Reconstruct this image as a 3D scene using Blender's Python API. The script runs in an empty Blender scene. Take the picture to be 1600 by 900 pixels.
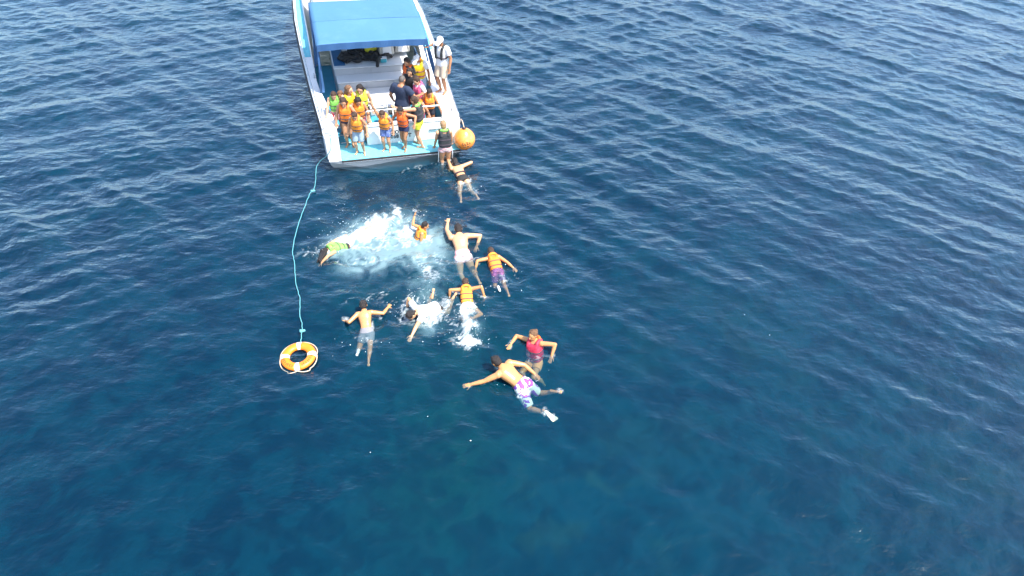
import bpy, bmesh, math, random
import numpy as np
from mathutils import Vector, Matrix, Euler, noise
from math import radians, sin, cos, pi, sqrt

random.seed(7); RNG = np.random.default_rng(11)
scene = bpy.context.scene
COL = scene.collection

# ------------------------------------------------------------------ camera, sky, sun, exposure
cam = bpy.data.cameras.new('camera'); cam.sensor_width = 36.0
cam.lens = 36.0 * 1101.0 / 1600.0
cam.clip_start = 0.1; cam.clip_end = 12000
camo = bpy.data.objects.new('camera', cam); COL.objects.link(camo)
camo.matrix_world = Matrix.Translation((0, 0, 11.0)) @ Matrix.Rotation(radians(90 - 44), 4, 'X') @ Matrix.Rotation(radians(2.0), 4, 'Z')
scene.camera = camo

SUN_EL = radians(61); SUN_AZ = Vector((0.88, -0.46, 0)).normalized()
SUN_DIR = Vector((SUN_AZ.x * cos(SUN_EL), SUN_AZ.y * cos(SUN_EL), sin(SUN_EL)))
world = bpy.data.worlds.new('World'); scene.world = world; world.use_nodes = True
wn = world.node_tree; wn.nodes.clear()
sky = wn.nodes.new('ShaderNodeTexSky'); sky.sky_type = 'NISHITA'; sky.sun_disc = False
sky.sun_elevation = SUN_EL; sky.sun_rotation = math.atan2(SUN_AZ.x, SUN_AZ.y)
sky.air_density = 1.1; sky.dust_density = 1.8; sky.ozone_density = 1.5
bg = wn.nodes.new('ShaderNodeBackground'); bg.inputs[1].default_value = 0.15
wo = wn.nodes.new('ShaderNodeOutputWorld')
wn.links.new(sky.outputs[0], bg.inputs[0]); wn.links.new(bg.outputs[0], wo.inputs[0])
sl = bpy.data.lights.new('sun', 'SUN'); sl.energy = 3.1; sl.angle = radians(0.6); sl.color = (1.0, 0.95, 0.87)
suno = bpy.data.objects.new('sun', sl); COL.objects.link(suno)
suno.rotation_euler = (-SUN_DIR).to_track_quat('-Z', 'Y').to_euler(); suno.location = (20, -6, 40)

vs = scene.view_settings
vs.view_transform = 'Standard'; vs.look = 'None'; vs.exposure = 1.45; vs.gamma = 1.0; vs.use_curve_mapping = False
scene.render.engine = 'CYCLES'
cy = scene.cycles
cy.use_denoising = True
try: cy.denoiser = 'OPENIMAGEDENOISE'
except Exception: pass
cy.max_bounces = 8; cy.transparent_max_bounces = 10; cy.diffuse_bounces = 3; cy.glossy_bounces = 3; cy.volume_bounces = 0
cy.caustics_reflective = False; cy.caustics_refractive = False
cy.sample_clamp_indirect = 6.0; cy.sample_clamp_direct = 2.0

# ------------------------------------------------------------------ helpers
def tag(o, label=None, cat=None, group=None, kind=None):
    if label: o['label'] = label
    if cat: o['category'] = cat
    if group: o['group'] = group
    if kind: o['kind'] = kind
    return o

def empty(name, loc=(0, 0, 0)):
    o = bpy.data.objects.new(name, None); COL.objects.link(o); o.location = loc; o.empty_display_size = .2
    return o

class MB:
    """collects vertices and faces of one mesh"""
    def __init__(s): s.v = []; s.f = []; s.n = 0
    def add(s, verts, faces):
        b = s.n; s.v.extend(map(tuple, verts)); s.n += len(verts)
        s.f.extend(tuple(i + b for i in q) for q in faces); return s
    def box(s, x0, x1, y0, y1, z0, z1):
        v = [(x0,y0,z0),(x1,y0,z0),(x1,y1,z0),(x0,y1,z0),(x0,y0,z1),(x1,y0,z1),(x1,y1,z1),(x0,y1,z1)]
        return s.add(v, [(0,3,2,1),(4,5,6,7),(0,1,5,4),(1,2,6,5),(2,3,7,6),(3,0,4,7)])
    def hexa(s, bot, top):
        n = len(bot)
        f = [tuple(reversed(range(n))), tuple(range(n, 2*n))] + [(i, (i+1) % n, n + (i+1) % n, n+i) for i in range(n)]
        return s.add(list(bot) + list(top), f)
    def loft(s, rings, cap=True):
        n = len(rings[0]); V = [p for r in rings for p in r]; F = []
        for k in range(len(rings)-1):
            for i in range(n):
                a = k*n+i; b = k*n+(i+1) % n
                F.append((a, b, b+n, a+n))
        if cap:
            F.append(tuple(reversed(range(n)))); m = (len(rings)-1)*n; F.append(tuple(range(m, m+n)))
        return s.add(V, F)
    def tube(s, pts, r, n=8):
        pts = [Vector(p) for p in pts]; rings = []; up = Vector((0, 0, 1))
        for i, p in enumerate(pts):
            d = (pts[min(i+1, len(pts)-1)] - pts[max(i-1, 0)]).normalized()
            a = d.cross(up)
            if a.length < 1e-3: a = d.cross(Vector((1, 0, 0)))
            a.normalize(); b = a.cross(d)
            rr = r[i] if isinstance(r, (list, tuple)) else r
            rings.append([p + a*(rr*cos(2*pi*k/n)) + b*(rr*sin(2*pi*k/n)) for k in range(n)])
        return s.loft(rings)
    def build(s, name, m, parent=None, bevel=0, seg=2, smooth=False, remesh=0, sm=0, loc=None):
        me = bpy.data.meshes.new(name); me.from_pydata([tuple(x) for x in s.v], [], s.f); me.update()
        bm = bmesh.new(); bm.from_mesh(me); bmesh.ops.recalc_face_normals(bm, faces=bm.faces); bm.to_mesh(me); bm.free()
        o = bpy.data.objects.new(name, me); COL.objects.link(o); o.parent = parent
        if loc is not None: o.location = loc
        if m: me.materials.append(m)
        if bevel:
            md = o.modifiers.new('bevel', 'BEVEL'); md.width = bevel; md.segments = seg; md.limit_method = 'ANGLE'; md.angle_limit = radians(35)
        if remesh:
            md = o.modifiers.new('remesh', 'REMESH'); md.mode = 'VOXEL'; md.voxel_size = remesh; md.use_smooth_shade = True
            if sm:
                md = o.modifiers.new('smooth', 'SMOOTH'); md.factor = .5; md.iterations = sm
            BAKE.append(o)
        if smooth: me.polygons.foreach_set('use_smooth', [True]*len(me.polygons))
        return o
BAKE = []

def tri_template(nl=14, nr=5):
    """capsule template: unit rings (axis t in 0..1 with hemispheres)"""
    rows = []
    for k in range(1, nr+1):
        a = -pi/2 + (pi/2)*k/nr; rows.append((0, cos(a), sin(a)))
    for k in range(0, nr):
        a = (pi/2)*k/nr; rows.append((1, cos(a), sin(a)))
    return rows
ROWS = tri_template()

def capsule(mb, p0, p1, r0, r1, n=12, flat=None):
    """tapered capsule; flat=(vector, factor) squashes across one direction"""
    p0 = Vector(p0); p1 = Vector(p1); d = p1-p0
    d = d.normalized() if d.length > 1e-6 else Vector((0, 0, 1))
    a = d.orthogonal().normalized() if flat is None else (flat[0] - d*flat[0].dot(d)).normalized()
    b = d.cross(a); fa = 1 if flat is None else flat[1]
    rings = []
    for (t, c, h) in ROWS:
        base = p0 if t == 0 else p1; r = r0 if t == 0 else r1
        ctr = base + d*(h*r)
        rings.append([ctr + a*(c*r*fa*cos(2*pi*k/n)) + b*(c*r*sin(2*pi*k/n)) for k in range(n)])
    mb.loft(rings); return mb

def cone(mb, p0, p1, r0, r1, n=14, flat=None):
    p0 = Vector(p0); p1 = Vector(p1); d = (p1-p0).normalized()
    a = d.orthogonal().normalized() if flat is None else (flat[0] - d*flat[0].dot(d)).normalized()
    b = d.cross(a); fa = 1 if flat is None else flat[1]
    mb.loft([[q + a*(r*fa*cos(2*pi*k/n)) + b*(r*sin(2*pi*k/n)) for k in range(n)] for q, r in ((p0, r0), (p0.lerp(p1, .5), (r0+r1)/2), (p1, r1))])
    return mb

def ellipsoid(mb, c, R, rx, ry, rz, n=16, m=10):
    """R: 3x3 frame (columns x,y,z)"""
    rings = []
    for k in range(m):
        a = -pi/2 + pi*(k+.5)/m
        rings.append([Vector(c) + R @ Vector((rx*cos(a)*cos(2*pi*i/n), ry*cos(a)*sin(2*pi*i/n), rz*sin(a))) for i in range(n)])
    mb.loft(rings); return mb

# ------------------------------------------------------------------ materials
MATS = {}
def mat(name, col, rough=.5, var=.12, scale=6., bump=0., bscale=40., metal=0., spec=.5, sss=0., stretch=None, dirt_or_sunlit=None, coat=0.):
    if name in MATS: return MATS[name]
    m = bpy.data.materials.new(name); m.use_nodes = True; nt = m.node_tree; N = nt.nodes; L = nt.links
    p = N['Principled BSDF']; p.inputs['Roughness'].default_value = rough; p.inputs['Metallic'].default_value = metal
    p.inputs['Specular IOR Level'].default_value = spec
    if coat: p.inputs['Coat Weight'].default_value = coat; p.inputs['Coat Roughness'].default_value = .15
    if sss:
        p.inputs['Subsurface Weight'].default_value = sss; p.inputs['Subsurface Radius'].default_value = (.02, .008, .004); p.inputs['Subsurface Scale'].default_value = .5
    tc = N.new('ShaderNodeTexCoord'); src = tc.outputs['Object']
    if stretch:
        mp = N.new('ShaderNodeMapping'); mp.inputs['Scale'].default_value = stretch; L.new(src, mp.inputs[0]); src = mp.outputs[0]
    nz = N.new('ShaderNodeTexNoise'); nz.inputs['Scale'].default_value = scale; nz.inputs['Detail'].default_value = 5; L.new(src, nz.inputs['Vector'])
    mx = N.new('ShaderNodeMix'); mx.data_type = 'RGBA'
    c = Vector(col[:3])
    mx.inputs['A'].default_value = (*(c*(1-var)), 1); mx.inputs['B'].default_value = (*[min(1, x) for x in c*(1+var)], 1)
    L.new(nz.outputs['Fac'], mx.inputs['Factor']); out = mx.outputs['Result']
    if dirt_or_sunlit:
        nz2 = N.new('ShaderNodeTexNoise'); nz2.inputs['Scale'].default_value = dirt_or_sunlit[1]; nz2.inputs['Detail'].default_value = 8; nz2.inputs['Roughness'].default_value = .7; L.new(src, nz2.inputs['Vector'])
        rp = N.new('ShaderNodeMapRange'); rp.inputs[1].default_value = .5; rp.inputs[2].default_value = .78; rp.inputs[4].default_value = dirt_or_sunlit[2]; L.new(nz2.outputs['Fac'], rp.inputs[0])
        m2 = N.new('ShaderNodeMix'); m2.data_type = 'RGBA'; m2.inputs['B'].default_value = (*dirt_or_sunlit[0], 1); L.new(rp.outputs[0], m2.inputs['Factor']); L.new(out, m2.inputs['A']); out = m2.outputs['Result']
    L.new(out, p.inputs['Base Color'])
    if bump:
        bz = N.new('ShaderNodeTexNoise'); bz.inputs['Scale'].default_value = bscale; bz.inputs['Detail'].default_value = 4; L.new(src, bz.inputs['Vector'])
        bp = N.new('ShaderNodeBump'); bp.inputs['Strength'].default_value = bump; bp.inputs['Distance'].default_value = .02; L.new(bz.outputs['Fac'], bp.inputs['Height']); L.new(bp.outputs[0], p.inputs['Normal'])
    MATS[name] = m; return m

def pattern_mat(name, cols, scale=14., rough=.7):
    """printed swimwear: blotches of several colours"""
    if name in MATS: return MATS[name]
    m = bpy.data.materials.new(name); m.use_nodes = True; N = m.node_tree.nodes; L = m.node_tree.links
    p = N['Principled BSDF']; p.inputs['Roughness'].default_value = rough
    tc = N.new('ShaderNodeTexCoord'); nz = N.new('ShaderNodeTexNoise'); nz.inputs['Scale'].default_value = scale; nz.inputs['Detail'].default_value = 2; nz.inputs['Distortion'].default_value = 1.2
    L.new(tc.outputs['Object'], nz.inputs['Vector'])
    cr = N.new('ShaderNodeValToRGB'); cr.color_ramp.interpolation = 'CONSTANT'; e = cr.color_ramp.elements
    k = len(cols); pos = [0] + [.36 + .28*i/(k-1) for i in range(1, k)]
    e[0].position = 0; e[0].color = (*cols[0], 1); e[1].position = pos[1]; e[1].color = (*cols[1], 1)
    for i in range(2, k):
        q = e.new(pos[i]); q.color = (*cols[i], 1)
    L.new(nz.outputs['Fac'], cr.inputs[0]); L.new(cr.outputs[0], p.inputs['Base Color'])
    MATS[name] = m; return m

M_WHITE = mat('gelcoat_white', (.80, .80, .79), .28, .04, 2.5, dirt_or_sunlit=((.55, .53, .47), 3.0, .35), coat=.3)
M_WHITE2 = mat('painted_locker', (.72, .73, .73), .45, .05, 2.0, dirt_or_sunlit=((.5, .5, .48), 4.0, .4))
M_FACE = mat('locker_face_shaded', (.52, .53, .54), .5, .06, 2.0, dirt_or_sunlit=((.36, .36, .35), 3.0, .5))  # greyer than the lids: shading of the steps put into the colour
M_TURQ = mat('deck_pad_turquoise', (.15, .54, .65), .75, .12, 5, .25, 120, dirt_or_sunlit=((.30, .55, .60), 6.0, .5))
M_SOLE = mat('cockpit_sole_blue', (.05, .33, .48), .7, .15, 4, .25, 110, dirt_or_sunlit=((.2, .4, .5), 5.0, .5))
M_NAVY = mat('coaming_navy', (.016, .06, .14), .5, .12, 4)
M_NAVY2 = mat('mat_blue', (.02, .12, .26), .7, .12, 5, .2, 80)
M_AWN = mat('awning_canvas', (.058, .17, .31), .75, .10, 1.6, .25, 9, dirt_or_sunlit=((.10, .23, .36), 1.4, .5))
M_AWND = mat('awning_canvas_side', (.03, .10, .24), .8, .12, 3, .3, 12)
M_BLACK = mat('black_rubber', (.02, .02, .022), .6, .2, 10)
M_STEEL = mat('stainless_tube', (.62, .63, .64), .22, .06, 8, metal=.9)
M_WETS = mat('neoprene_black', (.010, .010, .011), .62, .3, 9, .5, 30)
M_YEL = mat('yellow_bag', (.72, .62, .03), .6, .12, 8, .3, 30)
M_GREY = mat('seat_vinyl_grey', (.50, .47, .41), .5, .08, 5, .1, 40)
M_VINYLD = mat('seat_vinyl_dark', (.17, .165, .15), .55, .12, 6)  # darker vinyl of the seat cushions
M_ROPE = mat('polypropylene_cyan', (.13, .40, .42), .6, .15, 60, .6, 160)
M_RING = mat('ring_orange', (.88, .225, .012), .4, .08, 8, dirt_or_sunlit=((.75, .36, .10), 9, .4))
M_RINGW = mat('ring_band_white', (.82, .82, .78), .45, .05, 10)
M_INK = mat('print_black', (.03, .025, .03), .6, .2, 20)
M_BUOY = mat('buoy_orange', (.90, .31, .05), .33, .10, 4, dirt_or_sunlit=((.92, .58, .30), 4, .75), coat=.4)  # pale blotches: the sunlit top of the buoy put into its colour
M_LINE = mat('grab_line', (.75, .55, .38), .7, .15, 40, .4, 120)
M_REG = mat('registration_ink', (.02, .03, .05), .5, .1, 20)
M_CREAM = mat('cooler_cream', (.66, .52, .36), .5, .1, 6)
M_TEAL = mat('teal_plastic', (.06, .40, .48), .45, .1, 6)
M_GLASS = mat('dark_window', (.02, .03, .035), .08, .1, 3, spec=.8)
SKIN = [mat('skin_light', (.58, .34, .22), .5, .10, 14, .06, 90, sss=.12), mat('skin_tan', (.48, .25, .14), .5, .10, 14, .06, 90, sss=.12),
        mat('skin_deep_tan', (.38, .18, .09), .5, .10, 14, .06, 90, sss=.12), mat('skin_wet', (.60, .33, .175), .28, .10, 14, .06, 90, sss=.12),
        mat('skin_wet_tan', (.54, .26, .105), .28, .10, 14, .06, 90, sss=.12)]
HAIR = {'dark': mat('hair_dark', (.018, .012, .010), .45, .35, 30, .8, 60, stretch=(3, 3, .7)), 'brown': mat('hair_brown', (.055, .028, .016), .45, .35, 30, .8, 60, stretch=(3, 3, .7)),
        'lightbrown': mat('hair_light_brown', (.17, .085, .040), .5, .3, 30, .8, 60, stretch=(3, 3, .7)), 'blond': mat('hair_blond', (.36, .22, .11), .5, .25, 30, .8, 60, stretch=(3, 3, .7)),
        'grey': mat('hair_cropped_grey', (.10, .085, .075), .6, .25, 40, .5, 80)}
M_EYE = mat('eye', (.05, .035, .03), .2, .1, 10); M_LIP = mat('lips', (.40, .13, .11), .45, .1, 10)
VEST = {'orange': mat('vest_orange', (.90, .22, .022), .7, .10, 9, .35, 26), 'amber': mat('vest_amber', (.92, .30, .03), .7, .10, 9, .35, 26), 'red': mat('vest_red_orange', (.86, .15, .025), .7, .10, 9, .35, 26),
        'green': mat('vest_green', (.20, .55, .09), .7, .12, 9, .35, 26), 'lime': mat('vest_lime', (.52, .62, .05), .7, .12, 9, .35, 26), 'black': mat('vest_black', (.022, .026, .03), .7, .25, 9, .35, 26),
        'pink': mat('vest_pink', (.72, .10, .22), .7, .12, 9, .35, 26), 'yellow': mat('vest_yellow', (.88, .55, .015), .7, .10, 9, .35, 26), 'crimson': mat('vest_crimson', (.55, .03, .07), .6, .15, 9, .35, 26)}
M_STRAP = mat('webbing_dark', (.06, .045, .06), .8, .2, 40); M_STRAPP = mat('webbing_magenta', (.42, .03, .20), .8, .2, 40)
def cloth(name, c): return mat('cloth_' + name, c, .85, .12, 8, .35, 22)

# ================================================================== SEA
BO = Vector((-3.3723, 16.4844, 0.0)); TH = radians(17.5); HE = radians(2.5)
bX = Vector((cos(TH)*cos(HE), sin(TH)*cos(HE), -sin(HE))); bY = Vector((-sin(TH), cos(TH), 0)); bZ = bX.cross(bY)
BM = Matrix(((bX.x, bY.x, bZ.x, BO.x), (bX.y, bY.y, bZ.y, BO.y), (bX.z, bY.z, bZ.z, BO.z), (0, 0, 0, 1)))
def B(x, y, z): return BM @ Vector((x, y, z))

# patches of foam: (x, y, radius along, radius across, heading in degrees, strength)
FOAM = [(-3.45,13.30,.85,.34,38,1.25), (-3.95,12.80,.75,.16,40,.85), (-4.30,12.45,.50,.20,30,.50), (-3.05,13.95,.55,.35,40,.50), (-3.0,13.1,.9,.55,20,.34), (-4.75,12.35,.35,.22,10,.42),
        (-2.75,12.75,.45,.14,15,.55), (-2.45,13.35,.35,.16,40,.70), (-2.1,12.95,.28,.16,-10,.65), (-3.6,12.1,.75,.12,8,.42), (-2.0,12.2,.7,.35,30,.32), (-1.85,11.7,.6,.3,30,.32), (-1.25,13.5,.2,.12,0,.45), (-1.0,12.35,.3,.14,20,.4),
        (-.93,10.15,.16,.50,4,.95), (-.90,9.75,.42,.10,0,.85), (-.80,9.93,.50,.30,0,.40), (-1.0,10.5,.16,.38,4,.75), (-1.35,10.95,.12,.55,-32,.62), (-1.45,10.6,.45,.5,0,.36), (-2.05,10.95,.30,.18,0,.60), (-1.75,10.42,.32,.20,20,.65), (-2.3,10.5,.3,.35,0,.36),
        (-3.05,9.72,.42,.12,-10,.30), (-3.1,9.35,.3,.12,0,.40), (-2.75,10.5,.3,.3,30,.34), (-3.25,10.95,.5,.2,0,.26), (-.25,11.5,.16,.35,25,.42), (.0,11.8,.35,.25,0,.24), (-.2,12.5,.25,.25,0,.26), (-.62,11.12,.12,.07,0,.6),
        (-1.35,15.3,.38,.45,-25,.38), (-1.2,14.98,.28,.14,0,.52), (-1.95,16.1,.32,.20,0,.45), (-2.95,15.86,.75,.26,14,.36), (.0,9.05,.35,.12,0,.34), (.25,8.40,.22,.05,10,.55), (.4,9.2,.2,.12,0,.34), (.5,9.42,.35,.15,0,.26), (.75,8.0,.2,.1,0,.3),
        (-2.05,7.62,.30,.07,10,.36), (-3.6,10.75,.18,.05,20,.45), (-2.9,11.05,.25,.06,10,.40), (-4.25,9.2,.5,.35,0,.12)]
AER = [(-2.9,12.9,1.4,1.0,25,.30), (-3.35,13.25,1.05,.62,35,1.0), (-2.75,12.75,1.15,.75,20,.75), (-3.3,12.2,.9,.45,10,.50), (-2.1,12.9,.6,.4,20,.8), (-1.95,11.9,.75,.75,20,.42), (-3.9,12.7,.5,.3,40,.6), (-.92,10.1,.34,.65,4,.62), (-1.75,10.1,.30,.35,0,.62), (-2.05,10.9,.3,.25,0,.4),
       (-1.2,15.2,.3,.4,-20,.35), (-1.95,16.0,.3,.3,0,.45), (-2.6,11.6,1.3,.8,0,.22), (-1.5,10.7,.9,.8,0,.25), (-3.0,9.6,.4,.5,0,.2)]
RIPPLE = [(-4.5,12.3,.05,.55), (-2.15,13.3,.05,.5), (-1.3,13.0,.05,.6), (-.45,12.2,.04,.6), (-1.0,11.2,.05,.6), (-1.9,10.6,.05,.6), (-3.1,10.3,.04,.6), (.5,9.7,.035,.5), (.05,8.8,.035,.6), (-1.5,15.7,.04,.5), (-4.25,9.15,.02,.5), (-2.0,16.3,.03,.4)]

def axis(lo, hi, step, far, fine, g=1.16):
    a = [lo]
    while a[-1] < hi: a.append(a[-1] + (.036 if fine[0] < a[-1] < fine[1] else step))
    s = step
    up = []; x = a[-1]
    while x < far: s *= g; x += s; up.append(x)
    s = step; dn = []; x = a[0]
    while x > -far: s *= g; x -= s; dn.append(x)
    return np.array(dn[::-1] + a + up)

def blob(X, Y, L, softness=2.0):
    out = np.zeros_like(X)
    for (x, y, ra, rb, h, s) in L:
        c, sn = cos(radians(h)), sin(radians(h)); dx = X-x; dy = Y-y
        u = (dx*c+dy*sn)/ra; v = (-dx*sn+dy*c)/rb
        out += s*np.exp(-(u*u+v*v)**(softness/2))
    return out

def vnoise(x, y, seed):
    xi = np.floor(x).astype(np.int64); yi = np.floor(y).astype(np.int64); fx = x-xi; fy = y-yi
    fx = fx*fx*fx*(fx*(fx*6-15)+10); fy = fy*fy*fy*(fy*(fy*6-15)+10)
    def hsh(i, j):
        h = (i*374761393 + j*668265263 + seed*1442695041) & 0xffffffff
        h = ((h ^ (h >> 13))*1274126177) & 0xffffffff
        return ((h ^ (h >> 16)) & 0xffff)/65535.0
    a, b, c, d = hsh(xi, yi), hsh(xi+1, yi), hsh(xi, yi+1), hsh(xi+1, yi+1)
    return (a*(1-fx)+b*fx)*(1-fy) + (c*(1-fx)+d*fx)*fy

def fbm(x, y, sc, octv, gain=.55, seed=0, warp=0.):
    if warp:
        wx = fbm(x, y, sc*.8, 3, .5, seed+91); wy = fbm(x, y, sc*.8, 3, .5, seed+53)
        x = x + (wx-.5)*warp/sc; y = y + (wy-.5)*warp/sc
    t = 0; am = 1.; nm = 0.
    for k in range(octv):
        ca, sa = cos(.6*k+.3), sin(.6*k+.3)
        t = t + am*vnoise((x*ca-y*sa)*sc+17.3*k, (x*sa+y*ca)*sc+9.1*k, seed+k); nm += am; am *= gain; sc *= 2.03
    return t/nm

def sstep(x, a, b):
    t = np.clip((x-a)/(b-a), 0, 1); return t*t*(3-2*t)

def make_sea():
    xs = axis(-21, 22, .064, 5000, (-5.4, 1.1)); ys = axis(4.0, 31, .064, 5000, (7.6, 16.8))
    nx, ny = len(xs), len(ys)
    X, Y = np.meshgrid(xs, ys); X = X.astype(np.float64); Y = Y.astype(np.float64)
    Z = np.zeros_like(X); DX = np.zeros_like(X); DY = np.zeros_like(X)
    # local cell size decides which waves the sheet can carry
    gx = np.gradient(xs); gy = np.gradient(ys); CELL = np.maximum(gx[None, :], gy[:, None])
    core = CELL < .08
    NW = 260
    for i in range(NW):
        lam = .26*(12.0)**RNG.random()
        k = 2*pi/lam
        ang = radians(-90 + ((-36 if RNG.random() < .62 else 26) + RNG.normal(0, 11) if lam > .42 else RNG.normal(0, 44)))
        s = (.165 if lam < .9 else .105)*sqrt(2.0/NW)*(1.0 if lam > .5 else .9)
        a = s/k; ph = RNG.random()*2*pi; kx, ky = cos(ang)*k, sin(ang)*k
        if lam < 1.2:
            W = np.zeros_like(X); idx = core
            t = kx*X[idx]+ky*Y[idx]+ph; cs, sn = np.cos(t), np.sin(t)
            Z[idx] += a*cs; DX[idx] -= .75*a*cos(ang)*sn; DY[idx] -= .75*a*sin(ang)*sn
        else:
            idx = CELL < lam/4
            t = kx*X[idx]+ky*Y[idx]+ph; cs, sn = np.cos(t), np.sin(t)
            Z[idx] += a*cs; DX[idx] -= .75*a*cos(ang)*sn; DY[idx] -= .75*a*sin(ang)*sn
    # gusts: calmer and rougher patches
    G = sstep(np.hypot(X*.8-1.0, Y), 6.0, 19.0)*.52 + .58 + .14*np.sin(.21*X+.13*Y+1.0)*np.sin(.17*Y-.11*X+.4) + .10*np.sin(.55*X-.4*Y)
    # choppy turbulence where people splash, rings round swimmers
    foam = blob(X, Y, FOAM)*.86; aer = blob(X, Y, AER)
    T = np.zeros_like(X)
    sub = (foam > .04) & core
    tx = X[sub]; ty = Y[sub]; tt = np.zeros_like(tx)
    for i in range(36):
        lam = .14*(5.0)**RNG.random(); an = RNG.random()*2*pi; k = 2*pi/lam
        tt += lam*.020*np.cos(k*(cos(an)*tx+sin(an)*ty)+RNG.random()*6.28)
    T[sub] = tt*np.clip(foam[sub]*1.6, 0, 1.3) + .05*np.clip(foam[sub]-.4, 0, 1)
    for (x, y, a, w) in RIPPLE:
        d = np.hypot(X-x, Y-y); T += a*.28*np.sin(d*2*pi/.42)*np.exp(-(d/(w*1.5))**2)*core
    Z = Z*G + T; X2 = X + DX*G; Y2 = Y + DY*G
    # the water is calmer close round the hull
    lx = (X-BO.x)*bX.x + (Y-BO.y)*bX.y; ly = (X-BO.x)*bY.x + (Y-BO.y)*bY.y
    q = np.clip(np.maximum(np.abs(lx)-2.0, np.maximum(-.5-ly, ly-12)), 0, 1.2)/1.2
    Z *= .45+.55*q
    V = np.stack([X2, Y2, Z], -1).reshape(-1, 3)
    nv = len(V)
    ii = np.arange(nx*ny).reshape(ny, nx)
    Q = np.stack([ii[:-1, :-1], ii[:-1, 1:], ii[1:, 1:], ii[1:, :-1]], -1).reshape(-1, 4)
    # closed body of water below: walls and floor
    rim = np.concatenate([ii[0, :], ii[1:, -1], ii[-1, -2::-1], ii[-2:0:-1, 0]])
    low = V[rim].copy(); low[:, 2] = -9.0
    V = np.concatenate([V, low]); li = np.arange(nv, nv+len(rim)); nr = len(rim)
    W = np.stack([rim, li, np.roll(li, -1), np.roll(rim, -1)], -1)
    me = bpy.data.meshes.new('sea')
    me.vertices.add(len(V)); me.vertices.foreach_set('co', V.astype(np.float32).ravel())
    allq = np.concatenate([Q, W]); nl = len(allq)*4 + nr
    me.loops.add(nl); me.loops.foreach_set('vertex_index', np.concatenate([allq.ravel(), li[::-1]]).astype(np.int32))
    me.polygons.add(len(allq)+1)
    me.polygons.foreach_set('loop_start', (np.arange(len(allq)+1)*4).astype(np.int32))
    me.polygons.foreach_set('use_smooth', np.array([True]*len(allq)+[False]))
    me.update(calc_edges=True); me.validate()
    near = (np.abs(X) < 60) & (np.abs(Y) < 90); fo_ = foam > .02
    pat = np.zeros_like(X); bx_, by_ = X[fo_], Y[fo_]
    f1 = fbm(bx_, by_, 4.2, 6, .62, 3, 2.2); ridge = 1-np.abs(2*fbm(bx_, by_, 3.4, 4, .55, 21, 2.6)-1)
    r2_ = 1-np.abs(2*fbm(bx_, by_, 6.5, 4, .6, 31, 3.0)-1)
    pat[fo_] = .60*f1 + .40*ridge**3; fil = np.zeros_like(X); fil[fo_] = .62*sstep(np.maximum(ridge, r2_), .80, .98)*sstep(f1, .36, .60)
    fmask = np.maximum(sstep(pat*1.0 + foam*.50, .66, 1.16), fil)*sstep(foam, .03, .28)
    na_ = np.full_like(X, .5); ao = aer > .02; na_[ao] = fbm(X[ao], Y[ao], 2.0, 6, .64, 40, 2.2)
    amask = sstep(aer*np.clip(2.3*na_-.35, .1, 1.5), .03, 1.10)
    body = np.full_like(X, .5); body[near] = fbm(X[near], Y[near], .13, 3, .5, 60, 1.0)
    fine = np.full_like(X, .5); fine[near] = sstep(fbm(X[near], Y[near], 2.6, 5, .68, 66, 1.8), .3, .7)
    pn = np.zeros_like(X); pn[near] = sstep(fbm(X[near], Y[near], 1.1, 5, .6, 70, 1.6), .50, .74)*np.clip(.55*sstep(fbm(X[near], Y[near], .20, 2, .5, 80), .44, .66) + blob(X[near], Y[near], [(2.0,6.0,1.5,1.0,0,.8), (1.2,5.6,1.2,.8,0,.5), (-3.2,6.2,2.5,1.5,0,.25)]), 0, 1)
    for n, A in (('foam', fmask), ('aeration', amask), ('mottle', sstep(body, .25, .75)*.40 + .60*fine), ('patch', pn), ('gust', np.clip(G, .12, 1.4)), ('teal', np.clip(blob(X, Y, [(-1.1,6.6,1.2,1.6,0,1.0), (-.9,9.0,1.4,1.6,0,.5), (-2.2,11.2,2.2,2.0,0,.6)]), 0, 1)*(.35+.65*fine))):
        at = me.attributes.new(n, 'FLOAT', 'POINT'); at.data.foreach_set('value', np.concatenate([A.ravel(), np.zeros(nr)]).astype(np.float32))
    o = bpy.data.objects.new('sea', me); COL.objects.link(o); tag(o, kind='structure', label='deep blue rippled sea with white foam where people splash')
    me.materials.append(water_material()); SEA.update(xs=xs, ys=ys, fmask=fmask, nr=nr, Z=Z); return o

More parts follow.
